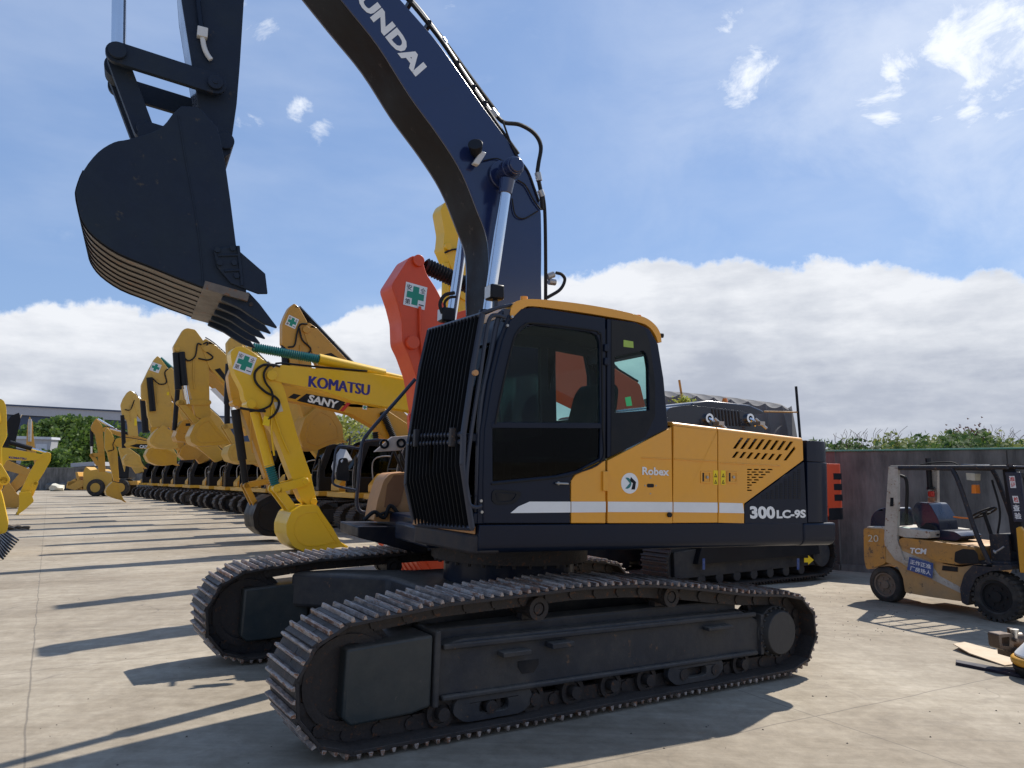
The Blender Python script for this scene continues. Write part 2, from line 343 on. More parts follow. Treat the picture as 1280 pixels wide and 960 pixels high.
def tag(o, label, cat, group=None):
    o['label'] = label; o['category'] = cat
    if group: o['group'] = group
    return o
def struct(o, kind='structure'): o['kind'] = kind; return o
def inset_round(poly, r=.03, n=3):             # round the corners of a polygon
    out = []; m = len(poly)
    for i in range(m):
        a, b, c = Vector(poly[i-1]), Vector(poly[i]), Vector(poly[(i+1) % m])
        l1, l2 = (a-b).length, (c-b).length; k = min(r, l1*.45, l2*.45)
        p, q = b+(a-b).normalized()*k, b+(c-b).normalized()*k
        for j in range(n+1):
            t = j/n; v = p*(1-t)**2+b*2*t*(1-t)+q*t*t; out.append((v.x, v.y))
    return out
def spline2(pts, sub=4, closed=False):
    P = [Vector(p) for p in pts]; q = []; P = [P[0]*2-P[1]]+P+[P[-1]*2-P[-2]]
    for i in range(1, len(P)-2):
        for k in range(sub):
            t = k/sub; a, b, c, d = P[i-1], P[i], P[i+1], P[i+2]
            v = .5*((2*b)+(c-a)*t+(2*a-5*b+4*c-d)*t*t+(3*b-a-3*c+d)*t**3); q.append((v.x, v.y))
    q.append(tuple(P[-2])); return q
TXT = {}
def textgeo(body, bold=0.0):
    k = (body, bold)
    if k in TXT: return TXT[k]
    cu = bpy.data.curves.new('t', 'FONT'); cu.body = body; cu.offset = bold; cu.resolution_u = 3
    o = bpy.data.objects.new('t', cu); C.objects.link(o)
    dg = bpy.context.evaluated_depsgraph_get(); me = bpy.data.meshes.new_from_object(o.evaluated_get(dg))
    vs = [v.co.copy() for v in me.vertices]; fs = [tuple(p.vertices) for p in me.polygons]
    bpy.data.objects.remove(o); bpy.data.meshes.remove(me)
    x0, x1 = min(v.x for v in vs), max(v.x for v in vs); y0, y1 = min(v.y for v in vs), max(v.y for v in vs)
    TXT[k] = ([((v.x-x0)/(x1-x0), (v.y-y0)/(y1-y0)) for v in vs], fs); return TXT[k]
def lettering(body, bl, br, tl, y, mat, parent, bold=.02, name='lettering', mb=None, shear=0, fat=0):   # corners in local (x,z) on plane y
    g, fs = textgeo(body, bold); bl, br, tl = Vector(bl), Vector(br), Vector(tl)
    m = mb or MB()
    for q_ in range(5 if fat else 1):
        vs = []
        for u, v in g:
            p = bl+(br-bl)*(u*(1-fat)+fat*q_/4+shear*v)+(tl-bl)*v; vs.append((p.x, y+.0004*q_, p.y))
        m.add(vs, fs)
    return m if mb is not None else m.build(name, mat, parent, smooth=False)
def ltrace(body, P, yplane, bl, br, tl, mat, parent, bold=.02, eps=.004, name='lettering', fat=0):
    return lettering(body, on(P, yplane, bl), on(P, yplane, br), on(P, yplane, tl), yplane+eps, mat, parent, bold, name, fat=fat)

# ------------------------------------------------------------------ tracks
def track_path(A, rf, zf, rr, zr, top, n=90):
    """closed outline (x,z) of the chain, evenly spaced; top = list of (x,z) from front to rear"""
    pts = []
    for i in range(13):
        t = -PI/2+PI*i/12*(.93); pts.append((A+rf*math.cos(t), zf+rf*math.sin(t)))
    pts += top
    for i in range(13):
        t = PI*.57+(PI*.93)*i/12; pts.append((-A+rr*math.cos(t), zr+rr*math.sin(t)))
    P = [Vector(p) for p in pts]; P.append(P[0])
    d = [0]
    for i in range(len(P)-1): d.append(d[-1]+(P[i+1]-P[i]).length)
    T = d[-1]; out = []
    for k in range(n):
        s = T*k/n; i = max(j for j in range(len(d)) if d[j] <= s+1e-9); i = min(i, len(P)-2)
        t = (s-d[i])/(d[i+1]-d[i]) if d[i+1] > d[i] else 0
        out.append(P[i].lerp(P[i+1], t))
    return out, T
def track_meshes(path, w, hi=True, th=.022, gh=.045):
    n = len(path); shoe = MB(); gr = MB(); link = MB(); cx = sum(p.x for p in path)/n; cz = sum(p.y for p in path)/n
    for k in range(n):
        a, b = path[k], path[(k+1) % n]; d = (b-a); L = d.length; d = d/L; nrm = Vector((d.y, -d.x))   # outward (path runs counter-clockwise front->top->rear)
        c = (a+b)/2
        if nrm.dot(c-Vector((cx, cz))) < 0: nrm = -nrm
        def q(u, v): p = a+d*u*L+nrm*v; return (p.x, p.y)
        if hi:
            shoe.prism([q(.0, -th), q(1.03, -th), q(1.03, 0), q(.0, 0)], -w/2, w/2)
            # overlapping lip of each plate
            shoe.prism([q(-.08, -.004), q(.10, -.004), q(.10, .012), q(-.08, .008)], -w/2, w/2)
            for u, hh in ((.16, gh), (.50, gh*.82), (.84, gh*.82)):
                jt = random.uniform(-.003, .003)
                gr.prism([q(u-.075, 0.001), q(u+.075, 0.001), q(u+.035, hh+jt), q(u-.035, hh+jt)], -w/2+random.uniform(0, .004), w/2-random.uniform(0, .004))
            for y in (-.09, .09):
                link.prism([q(.02, -th-.10), q(.98, -th-.10), q(.98, -th), q(.02, -th)], y-.022, y+.022)
                p0 = q(.05, -th-.05)
                link.cyl((p0[0], y-.035, p0[1]), (p0[0], y+.035, p0[1]), .042, n=8)
        else:
            shoe.prism([q(.0, -th-.05), q(1.0, -th-.05), q(1.0, 0), q(.60, gh), q(.35, gh), q(.2, 0), q(.0, 0)], -w/2, w/2)
    return shoe, gr, link

# ================================================================== MAIN EXCAVATOR
ex = thing('excavator', 'large navy and amber excavator in the foreground with raised boom and barred cab front', 'excavator', S)
UX = Matrix.Rotation(-SW, 4, 'Z')
A = 2.12
top = [(1.95, .865), (1.5, .915), (.9, .935), (.3, .955), (-.3, .94), (-.9, .875), (-1.5, .79), (-2.0, .755)]
path, T = track_path(A, .40, .445, .335, .40, top, 46)
for side, ysg in ((1.3, 1), (-1.3, -1)):
    w = .57
    tm, gm, lm = track_meshes(path, w, gh=.038)
    TX = UX @ Matrix.Translation((0, side, 0))
    tk = tm.build('track', trackmat, ex, bevel=.003, seg=1, xf=TX)
    gm.build('grousers', grouser, tk, bevel=.004, seg=1); lm.build('chain', trackmat, tk)
    # frame
    yo = .14*ysg
    fr = MB()
    hx = [(1.50, .27), (1.50, .60), (1.30, .64), (-1.55, .62), (-1.78, .52), (-1.80, .26), (-1.70, .22)]
    fr.prism(hx, -.16, .16)
    # sloping top of the beam, rising to the inner side
    fr.box(-1.6, 1.5, -.16 if ysg > 0 else -.05, .05 if ysg > 0 else .16, .60, .70)
    o = fr.build('track_frame', framemat, ex, bevel=.02, seg=3, xf=TX)
    f2 = MB(); f2.prism([(1.47, .585), (1.47, .625), (-1.70, .605), (-1.70, .565)], .155*ysg, .20*ysg); f2.prism([(1.47, .25), (1.47, .285), (-1.72, .265), (-1.72, .23)], .155*ysg, .205*ysg)
    f2.prism([(1.50, .22), (1.50, .72), (1.545, .72), (1.545, .22)], -.2, .215*1)
    f2.prism([(-1.76, .22), (-1.76, .58), (-1.80, .58), (-1.80, .22)], -.17, .2)
    f2.build('frame_flange', framemat, o, bevel=.012)
    for (xa_, xb_, yb_, za_, zb_) in ((.78, 1.02, .25, .50, .535), (.40, .60, .26, .52, .56), (-1.35, -1.05, .24, .50, .53)):
        st = MB(); st.box(xa_, xb_, .165*ysg, yb_*ysg, za_, zb_); st.build('step', framemat, o, bevel=.006)
    sl = MB(); sl.prism([(.66, .44), (.84, .44), (.84, .40), (.80, .35), (.70, .35), (.66, .40)], .1605*ysg, .166*ysg); sl.build('slot', darkint, o)
    # idler guard box
    cv = MB(); cv.prism([(2.17, .665), (1.56, .70), (1.56, .235), (1.70, .205), (2.12, .19), (2.18, .25)], -.20, .21)
    cv.build('idler_cover', paint('cover paint', (.026, .036, .040), .32, coat=.2, dirt=.75, dirtcol=(.075, .07, .06), scale=2.0, var=.2, bump=.2, spots=.02, spotcol=(.12, .10, .08), top=(.2, .17, .135)), ex, bevel=.025, seg=3, xf=TX)
    idl = MB(); idl.cyl((A, -.1, .445), (A, .1, .445), .34, n=36); idl.cyl((A, -.05, .445), (A, .05, .445), .385, n=36); idl.ring((A, -.13, .445), (A, .13, .445), .30, .24); idl.build('idler', trackmat, ex, xf=TX)
    # rollers
    rl = None
    for k in range(9):
        x = 1.45-k*.375; m = MB(); m.cyl((x, -.13, .165), (x, -.05, .165), .095, n=20); m.cyl((x, .05, .165), (x, .13, .165), .095, n=20); m.cyl((x, -.2, .165), (x, .2, .165), .045, n=12); m.ring((x, .125*ysg, .165), (x, .15*ysg, .165), .105, .07)
        m.build('roller', trackmat, ex, xf=TX)
    for x in (1.05, -.95):
        gd = MB(); gd.prism(inset_round([(x+.30, .26), (x+.34, .16), (x+.24, .085), (x-.24, .085), (x-.34, .16), (x-.30, .26)], .05), .13*ysg, .19*ysg, [inset_round([(x+.12, .21), (x+.12, .13), (x-.12, .13), (x-.12, .21)], .03)])
        gd.build('track_guide', framemat, ex, bevel=.01, xf=TX)
    for x in (.67, -.68):
        m = MB(); m.cyl((x, -.14, .80), (x, .15, .80), .075, n=20); m.ring((x, .10, .80), (x, .17, .80), .085, .05); m.ring((x, -.17, .80), (x, -.10, .80), .085, .05); m.cyl((x, -.15, .80), (x, .165, .80), .04, n=12); m.box(x-.05, x+.05, -.05, .02, .62, .77)
        m.build('carrier_roller', trackmat, ex, xf=TX)
    hb = MB(); hb.cyl((-1.98, -.12, .41), (-1.98, .08*ysg+.10*ysg, .41), .23, n=40); hb.cyl((-1.98, .18*ysg, .41), (-1.98, .255*ysg, .41), .205, .19, n=40)
    for k in range(22):
        t = 2*PI*k/22; c = Vector((-1.98+.215*math.cos(t), .185*ysg, .41+.215*math.sin(t))); hb.cyl(c, c+Vector((0, .03*ysg, 0)), .012, n=6)
    h = hb.build('sprocket', paint('final drive', (.05, .048, .046), .5, dirt=.5, dirtcol=(.1, .09, .08), var=.2, bump=.3), ex, bevel=.008, xf=TX)
    tt = MB(); pts = []
    for k in range(22):
        for (dt, r) in ((-.32, .255), (-.12, .30), (.12, .30), (.32, .255)): t = 2*PI*(k+dt)/22; pts.append((-1.98+r*math.cos(t), .41+r*math.sin(t)))
    tt.prism(pts, -.03, .03); tt.build('sprocket_teeth', trackmat, h)
# carbody
cb = MB(); cb.prismz([(1.0, .5), (1.75, 1.12), (1.35, 1.15), (.6, .85), (-.6, .85), (-1.1, 1.15), (-1.5, 1.12), (-.95, .5), (-.95, -.5), (-1.5, -1.12), (-1.1, -1.15), (-.6, -.85), (.6, -.85), (1.35, -1.15), (1.75, -1.12), (1.0, -.5)], .47, .80)
cb.build('carbody', framemat, ex, bevel=.04, seg=3, xf=UX)
tn = MB(); tn.cyl((0, 0, .78), (0, 0, 1.02), .62, n=64); tn.build('turntable', navy, ex)
tn = MB(); tn.cyl((0, 0, 1.00), (0, 0, 1.16), .74, n=64)
for k in range(32):
    t = 2*PI*k/32; tn.cyl((.70*math.cos(t), .70*math.sin(t), .97), (.70*math.cos(t), .70*math.sin(t), 1.01), .018, n=6)
tn.build('slewing_ring', trackmat, ex)

# --- upper deck
XF, XR, W = .98, -2.5, 1.489
def skirt_profile(mb, x0, x1, y0, y1, z0=1.205, z1=1.414, r=.07):
    # rounded lower edge on the near side: profile in (y,z) extruded along x
    prof = [(y0, z1), (y1, z1), (y1, z0+r)]
    for k in range(1, 7):
        t = PI/2*k/6; prof.append((y1-r*(1-math.cos(t)), z0+r*(1-math.sin(t))))
    prof.append((y0, z0))
    n = len(prof); vs = [(x0, p[0], p[1]) for p in prof]+[(x1, p[0], p[1]) for p in prof]
    mb.add(vs, [tuple(range(n)), tuple(range(n, 2*n))]+[(i, (i+1) % n, (i+1) % n+n, i+n) for i in range(n)])
sk = MB(); skirt_profile(sk, -2.24, XF, .60, W); sk.build('side_skirt', navy, ex, bevel=.006)
sk = MB(); skirt_profile(sk, -2.66, -2.246, -.0, W+.004, 1.200, 1.412, .09)
sk.build('rear_skirt', navy, ex, bevel=.02, seg=3)
dk = MB(); dk.box(-2.4, .90, -1.40, .62, 1.16, 1.36); dk.box(-1.9, 1.0, -.45, .45, 1.14, 1.30)
dk.build('deck', navy, ex, bevel=.02)
# front sill of the cab deck: brownish dusty bumper
sb = MB(); sb.prismz([(.985, 1.47), (1.02, 1.43), (1.14, .52), (1.10, .46), (.8, .46), (.8, 1.47)], 1.20, 1.34)
sb.build('front_sill', paint('dusty navy', (.022, .024, .03), .45, dirt=.8, dirtcol=(.09, .065, .05), scale=4), ex, bevel=.02)
sb = MB(); sb.prismz([(1.0, 1.46), (1.16, .52), (1.12, .50), (.97, 1.40)], 1.345, 1.40); sb.build('cab_mount', tan, ex, bevel=.004)

# hood side (amber), with slots
def TS(pts, y=W): return tr(S, y, pts)
def front_y(name, poly_px, mat, y, th, bevel=.008, holes=(), rnd=0, parent=None, P=S, lab=None):
    poly = tr(P, y, poly_px)
    if rnd: poly = inset_round(poly, rnd)
    m = MB(); m.prism(poly, y-th, y, [tr(P, y, h) for h in holes]); return m.build(name, mat, parent, bevel=bevel)
# panels, lower yellow bodies: each separated by a gap
z_lo = on(S, W, (800, 654))[1]
slots = []
base = [((923, 546), (936, 546))]
# louvre slots traced in the photograph
up, lo = [], []
def z5(x, y): return (820+x/4.175, 470+y/4.175)
for k in range(8):
    x, y0, y1 = 441+37*k, 321+2.9*k, 380+1.2*k
    up.append([z5(x, y0), z5(x+17, y0+1), z5(x+17-(y1-y0)*.68, y1), z5(x-(y1-y0)*.68, y1-1)])
    if k < 7:
        x, y0, y1 = 419+37.5*k, 394+2.2*k, 427+2.2*k
        lo.append([z5(x, y0), z5(x+16, y0+1), z5(x+16-(y1-y0)*.72, y1), z5(x-(y1-y0)*.72, y1-1)])
lo.append([z5(722, 366), z5(729, 380), z5(681, 441), z5(665, 441)])
meshholes = []
for r_ in range(10):
    y0 = 586+r_*3.25
    xr_ = 972-(r_*3.25+1)*1.18
    k = 0; x = 934.0+(r_ % 2)*0
    first = 3 if r_ % 2 else 6
    while True:
        wd = first if k == 0 else 6
        if x+wd > xr_: break
        meshholes.append(((x, y0), (x+wd, y0+.1), (x+wd, y0+1.7), (x, y0+1.6))); x += wd+2.6; k += 1
hA = front_y('side_panel', [(759.5, 575.5), (839.5, 534), (841, 654), (759.5, 654)], amber, W, .05, .005, parent=ex)
hd = MB()
def hood_body(m, xa, xb, ztopa, ztopb, holes=None):
    """panel with rounded top edge, local x between xa>xb"""
    r = .035
    for (za, zb) in ((0, 0),):
        ys = [W-(r*(1-math.cos(PI/2*k/5))) for k in range(6)]; dz = [r*math.sin(PI/2*k/5)-r for k in range(6)]
        vs = []
        for x, zt in ((xa, ztopa), (xb, ztopb)):
            for y, d_ in zip(ys, dz): vs.append((x, y, zt+d_))
            vs.append((x, .95, zt+.03)); vs.append((x, .95, zt-r-.0))
        n = len(vs)//2
        m.add(vs, [(i, i+1, i+1+n, i+n) for i in range(n-1)]+[(n-1, 0, n, 2*n-1)]+[tuple(range(n)), tuple(range(n, 2*n))])
zt1 = on(S, W, (842, 527))[1]; zt2 = on(S, W, (1004, 547))[1]
xa1 = on(S, W, (841, 600))[0]; xb1 = on(S, W, (897.5, 600))[0]; xc1 = on(S, W, (1004, 600))[0]
def zt(x): return zt1+(zt2-zt1)*(xa1-x)/(xa1-xc1)
r_ = .035
m = MB(); m.prism([(xa1-.004, z_lo), (xa1-.004, zt(xa1)-r_), (xb1+.004, zt(xb1)-r_), (xb1+.004, z_lo)], W-.05, W); hood_body(m, xa1-.004, xb1+.004, zt(xa1), zt(xb1))
hB = m.build('side_door', amber, ex, bevel=.004)
poly = [(xb1-.004, z_lo), (xb1-.004, zt(xb1)-r_), (xc1, zt(xc1)-r_)]+tr(S, W, [(1004, 575), (930, 629.5), (930, 654)])
m = MB(); m.prism(poly, W-.012, W, [tr(S, W, h_) for h_ in up+lo+meshholes]); hood_body(m, xb1-.004, xc1, zt(xb1), zt(xc1))
hC = m.build('engine_door', amber, ex, bevel=.0)
m = MB(); m.prism(inset_round(tr(S, W, [(1005, 577), (1009, 654), (931.2, 654), (931.2, 630.5)]), .01), W-.05, W, [])
hD = m.build('lower_rear_panel', navy, ex, bevel=.004)
# dark mesh texture on the navy panel
gm = MB()
for r2 in range(14):
    y0 = 584+r2*2.9
    xs = 1001-(r2)*3.95
    x = 997
    while x > max(xs-2, 940):
        gm.prism(tr(S, W, [(x, y0), (x+3.6, y0+.1), (x+3.6, y0+1.5), (x, y0+1.4)]), W+.0005, W+.003); x -= 5.6
gm.build('mesh_openings', darkint, hD, smooth=False)
# crease line
for pp, q in ((hA, [(802, 571.5), (839, 573), (839, 574.5), (802, 573)]), (hB, [(843, 573), (896, 576), (896, 577.5), (843, 574.5)]), (hC, [(900, 577.5), (975, 582), (975, 583.3), (900, 579)])):
    m = MB(); m.prism(tr(S, W, q), W-.001, W+.006); m.build('crease', amber, pp, bevel=.003)
# white stripe
for pp, q in ((hA, [(759.7, 627), (840.4, 627.6), (840.4, 640.2), (759.7, 640)]), (hB, [(841.8, 627.6), (896.7, 628.2), (896.7, 640.8), (841.8, 640.2)]), (hC, [(899, 628.3), (928, 629), (930, 641.5), (899, 641)])):
    m = MB(); m.prism(tr(S, W, q), W+.0005, W+.003); m.build('stripe', white, pp, smooth=False)
# latches, lock, decals
for x0, pp in ((875.5, hB), (908.5, hC)):
    m = MB(); m.prism(tr(S, W, [(x0, 589), (x0+13, 589.6), (x0+13, 604.2), (x0, 603.6)]), W, W+.006, [tr(S, W, [(x0+2, 591), (x0+11.5, 591.4), (x0+11.5, 602), (x0+2, 601.8)])]); m.build('latch_frame', amber, pp, bevel=.002)
    m = MB(); m.prism(tr(S, W, [(x0+2, 591), (x0+4.5, 591), (x0+4.5, 602), (x0+2, 601.8)]), W+.0005, W+.002); m.build('latch_painted_shadow', darkint, pp)  # dark strip paints in the shade inside the latch recess
    c = on(S, W, (x0+8, 596.5)); m = MB(); m.cyl((c[0], W, c[1]), (c[0], W+.012, c[1]), .012, n=16); m.build('latch_lock', steel, pp)
for x0, pp in ((891.5, hB), (901, hC)):
    m = MB(); m.prism(tr(S, W, [(x0, 587.8), (x0+5.5, 588.1), (x0+5.5, 606), (x0, 605.7)]), W+.0005, W+.003); m.build('caution_sticker', cautionyel, pp, smooth=False)
    m = MB()
    for yy in (591.5, 599.5): m.prism(tr(S, W, [(x0+.9, yy+5), (x0+2.7, yy), (x0+4.6, yy+5.1)]), W+.003, W+.0036, [tr(S, W, [(x0+2, yy+4), (x0+2.7, yy+1.6), (x0+3.5, yy+4)])])
    m.build('caution_symbol', darkint, pp, smooth=False)
ltrace('Robex', S, W, (802.5, 593.5), (836, 594.8), (802.5, 583.5), white, hA, .03)
c = on(S, W, (787, 604)); m = MB(); m.cyl((c[0], W, c[1]), (c[0], W+.003, c[1]), .083, n=40); sk1 = m.build('round_sticker', white, hA)
m = MB(); m.prism([(c[0]+.03+.045*math.cos(t), c[1]+.045*math.sin(t)) for t in [PI/2+PI*k/10 for k in range(-1, 12)]][::-1]+[(c[0]+.0, c[1])], W+.0035, W+.0045); m.build('sticker_emblem', teal, sk1)
m = MB(); m.prism([(c[0]-.01, c[1]+.05), (c[0]-.06, c[1]+.01), (c[0]-.05, c[1]-.05), (c[0]-.015, c[1]-.05), (c[0]-.03, c[1]), (c[0]+.0, c[1]+.02)], W+.0035, W+.0045); m.build('sticker_emblem', darkint, sk1)
c = on(S, W, (813, 607)); m = MB(); m.prism(inset_round([(c[0]+.035, c[1]+.015), (c[0]-.035, c[1]+.015), (c[0]-.035, c[1]-.015), (c[0]+.035, c[1]-.015)], .012), W+.0003, W+.002); m.build('key_slot', darkint, hA)
m = MB()
for dx, dz in ((0, .065), (0, -.065), (.055, 0), (-.055, 0)): m.cyl((c[0]+dx, W, c[1]+dz), (c[0]+dx, W+.004, c[1]+dz), .006, n=8)
m.build('bolt', steel, hA)
c = on(S, W, (836, 643.5)); m = MB(); m.cyl((c[0], W, c[1]), (c[0], W+.02, c[1]), .02, n=16); m.build('rubber_stop', rubber, hA)
ltrace('300', S, W, (937.5, 648.5), (969, 648.5), (936.5, 632.5), white, hD, .045)
ltrace('LC-9S', S, W, (970.5, 648.3), (1007, 647.5), (970.3, 637.5), white, hD, .045)

# counterweight: plan with rounded corners
def cw_plan(x0, w, xe, r=.32, n=8):
    p = [(x0, w)]
    for k in range(n+1):
        t = PI/2*k/n; p.append((xe+r-r*math.sin(t)-.0, w-r+r*math.cos(t)))
    q = [(a, -b) for a, b in reversed(p)]; return p+q
cwp = cw_plan(-2.305, W, -2.78, .36)
zc = on(S, W, (1029, 654))[1]; zct = on(S, W, (1020, 551))[1]
m = MB(); m.prismz(cwp, zc+.006, zct-.20); m.build('counterweight', navy, ex, bevel=.02, seg=3)
m = MB(); m.prismz(cw_plan(-2.305, W-.002, -2.77, .36), zct-.195, zct); m.build('counterweight_cap', navy, ex, bevel=.05, seg=4)
# engine hood on top
eh = tr(S, 1.1, [(832, 545), (833, 510), (861, 506), (928, 514), (946, 520), (953, 528), (957, 546)])
eh = [(p[0], max(p[1], 2.0)) for p in eh]
m = MB(); m.prism(inset_round(eh, .07, 4), -.9, 1.1); gnavy = paint('glossy hood paint', (.006, .011, .026), .22, coat=.8, dirt=.15, dirtcol=(.03, .034, .045)); hood = m.build('engine_hood', gnavy, ex, bevel=.05, seg=4)
m = MB(); m.prism(tr(S, 1.0, [(863, 508), (866, 503.5), (885, 500.5), (937, 506), (955, 513.5), (954, 517), (940, 519)]), -.7, 1.0); m.build('hood_duct', gnavy, hood, bevel=.02)
m = MB()
for k in range(9):
    x = 889+k*4.1; m.prism(tr(S, 1.1, [(x, 511.5+k*.35), (x+1.8, 511.7+k*.35), (x+3.8, 531+k*.25), (x+2.0, 531+k*.25)]), 1.1005, 1.104)
m.build('hood_louvre', darkint, hood, smooth=False)
for x in (884.5, 935.5):
    cc = on(S, 1.1, (x, 523)); m = MB(); m.ring((cc[0], 1.10, cc[1]), (cc[0], 1.13, cc[1]), .045, .025, 16); m.tube([(cc[0], 1.12, cc[1]), (cc[0]-.03, 1.15, cc[1]-.03), (cc[0]-.05, 1.13, cc[1]-.07)], .012); m.build('hood_latch', chrome, hood)
    m = MB(); cc = on(S, 1.2, (x+13, 529)); m.tube([(cc[0]+.04, 1.2, cc[1]+.04), (cc[0], 1.22, cc[1]), (cc[0]-.05, 1.25, cc[1]-.05)], .014); m.box(cc[0]-.03, cc[0]+.03, 1.17, 1.25, cc[1]-.02, cc[1]+.015); m.build('hood_hook', steel, hood)
m = MB(); m.box(-2.3, -.72, -1.3, 1.42, 1.36, 1.98); m.box(-2.3, -.9, -1.3, 1.0, 1.9, 2.12); m.build('engine_bay', darkint, ex)
c = on(S, .9, (906, 500.5)); m = MB(); m.cyl((c[0], .9, c[1]-.02), (c[0], .9, c[1]+.02), .03, .02, n=12); m.build('marker_lamp', amberlamp, hood)

# --- cab
door_outer = [(604, 654), (604, 603.5), (606, 538), (615, 479), (628, 425), (637, 401), (652, 386), (668, 384), (757, 397.5), (757, 573.5), (735, 584), (718, 592.5), (714, 600), (713, 606), (713, 654)]
w_up = [(621, 528), (628.5, 488), (642, 431), (648, 417), (656, 409), (670, 406.5), (738, 415), (746, 419), (749.5, 427), (751, 529)]
w_lo = [(616, 535), (751, 535), (750, 573), (722, 588), (694, 594.5), (616, 602)]
dp = tr(S, W, door_outer)
TH = .055
m = MB(); m.prism(dp, W-TH, W, [tr(S, W, w_up), tr(S, W, w_lo)]); door = m.build('cab_door', navy, ex, bevel=.01, seg=3)
m = MB(); m.prism(tr(S, W-.02, w_up), W-.026, W-.02); m.build('door_window', glass, door, smooth=False)
m = MB(); m.prism(tr(S, W-.02, w_lo), W-.026, W-.02); m.build('lower_window', darkglass, door, smooth=False)
m = MB(); m.tube([(*(lambda q: (q[0], W+.004, q[1]))(on(S, W, p)),) for p in [(619, 530), (627, 488), (640.5, 430), (646.5, 415), (655, 406.5), (670, 404), (739, 412.5), (748, 417), (751.5, 427), (753, 530), (753, 574), (722, 590.5), (694, 597), (614, 605)]], .008, n=6); m.build('window_seal', rubber, door)
m = MB(); m.prism(tr(S, W, [(615, 527.8), (752, 528.8), (752, 535.5), (614, 535)]), W-.015, W+.004); m.build('window_rail', navy, door, bevel=.004)
m = MB(); m.prism(tr(S, W-.012, [(622, 487.5), (751, 496.5), (751, 498), (622, 490)]), W-.05, W-.045); 
hd1 = MB(); hd1.prism(inset_round(tr(S, W, [(615, 612), (630, 612.5), (650, 614.5), (651, 619), (643, 629), (620, 631), (614, 626)]), .03), W, W+.008, [inset_round(tr(S, W, [(618, 615), (630, 615), (646, 617), (640, 626), (621, 628)]), .02)]); hd1.build('door_recess_trim', blackp, door, bevel=.003)
m = MB(); m.prism(inset_round(tr(S, W, [(619, 616), (645, 618), (639, 625.5), (621, 627)]), .02), W+.0005, W+.003); m.build('door_recess', darkint, door)
m = MB(); p1 = on(S, W, (694, 604)); p2 = on(S, W, (707, 604.5)); m.tube([(p1[0], W+.01, p1[1]), (p1[0]-.01, W+.03, p1[1]), (p2[0], W+.03, p2[1]), (p2[0], W+.01, p2[1])], .008); m.cyl((p1[0]-.02, W, p1[1]), (p1[0]-.02, W+.02, p1[1]), .013); m.build('door_handle', steel, door)
m = MB(); m.prism(tr(S, W, [(638, 641.3), (648, 633), (662, 627), (713, 627), (713, 640.6)]), W+.0005, W+.003); m.build('stripe', white, door, smooth=False)
# lower amber part of the door
m = MB(); m.prism(tr(S, W, [(714, 601), (719, 593.5), (736, 585.5), (757, 575.5), (757.2, 654), (714, 654)]), W-TH, W); da = m.build('door_lower_panel', amber, ex, bevel=.006)
m = MB(); m.prism(tr(S, W, [(714, 627), (757, 627), (757, 640.3), (714, 640.6)]), W+.0005, W+.003); m.build('stripe', white, da, smooth=False)
m = MB(); m.prism(tr(S, W, [(752.5, 589), (758.5, 589), (758.5, 614), (752.5, 613.5)]), W+.001, W+.02); m.build('hinge', amber, da, bevel=.004)
# rear quarter
rq = [(759, 573.5), (759, 398), (795, 403), (812, 411), (823, 430), (830, 473), (835, 526), (835.5, 536)]
rw = [(768, 446), (803.6, 438), (808, 442), (811, 455), (812, 513), (768, 516)]
m = MB(); m.prism(tr(S, W, rq), W-TH, W, [tr(S, W, rw)]); q1 = m.build('rear_quarter_panel', navy, ex, bevel=.012, seg=3)
m = MB(); m.prism(tr(S, W, [(764, 400), (794, 404.5), (806, 412), (812, 428), (818.5, 479), (818.5, 520), (806.6, 546), (763.5, 570)]), W+.0005, W+.004, [tr(S, W, rw)]); m.build('tinted_band', paint('black glazing band', (.006, .008, .012), .06, dirt=.05), q1, smooth=False)
m = MB(); m.prism(tr(S, W-.02, rw), W-.026, W-.02); m.build('quarter_window', glass, q1, smooth=False)
m = MB(); m.prism(tr(S, W, [(779, 425), (791, 427), (791.5, 435), (779, 433.5)]), W+.0045, W+.006); m.build('sticker', paint('lime sticker', (.35, .5, .08), .5), q1, smooth=False)
m = MB(); m.prism(tr(S, W-.02, [(781, 497), (788, 495.5), (790, 507), (783, 508)]), W-.019, W-.017); m.build('sticker', paint('green sticker', (.05, .55, .18), .5), q1, smooth=False)
m = MB(); m.box(on(S, W, (757.5, 500))[0]-.008, on(S, W, (757.5, 500))[0]+.008, W-.05, W-.012, 1.42, 2.98); m.build('door_gap', rubber, q1)
for y in (435, 452):
    m = MB(); c = on(S, W, (757, y)); m.box(c[0]-.02, c[0]+.02, W, W+.02, c[1]-.03, c[1]+.03); m.build('hinge', navy, q1, bevel=.006)
# far wall of the cab with the same openings
YF = .50
m = MB(); far_out = tr(S, W, [(604, 603.5), (606, 538), (615, 479), (628, 425), (637, 401), (652, 386), (668, 384), (795, 401), (812, 411), (823, 430), (830, 473), (835, 526), (835.5, 654), (604, 654)])
m.prism(far_out, YF, YF+.05, [tr(S, W, [(622, 560), (628.5, 488), (642, 431), (656, 407), (744, 416), (746, 540)]), tr(S, W, [(766, 446), (766, 420), (806, 428), (811, 455), (812, 516), (768, 519)])])
fw = m.build('cab_right_wall', navy, ex, bevel=.01)
m = MB(); m.prism(tr(S, W, [(622, 560), (628.5, 488), (642, 431), (656, 407), (744, 416), (746, 540)]), YF+.02, YF+.026); m.prism(tr(S, W, [(766, 446), (766, 420), (806, 428), (811, 455), (812, 516), (768, 519)]), YF+.02, YF+.026); m.build('right_window', glass, fw, smooth=False)
m = MB(); m.prism([(p[0]+.0, p[1]) for p in tr(S, W, [(676, 412), (683, 413), (683, 545), (676, 545)])], YF+.03, YF+.06); m.build('window_bar', rubber, fw)
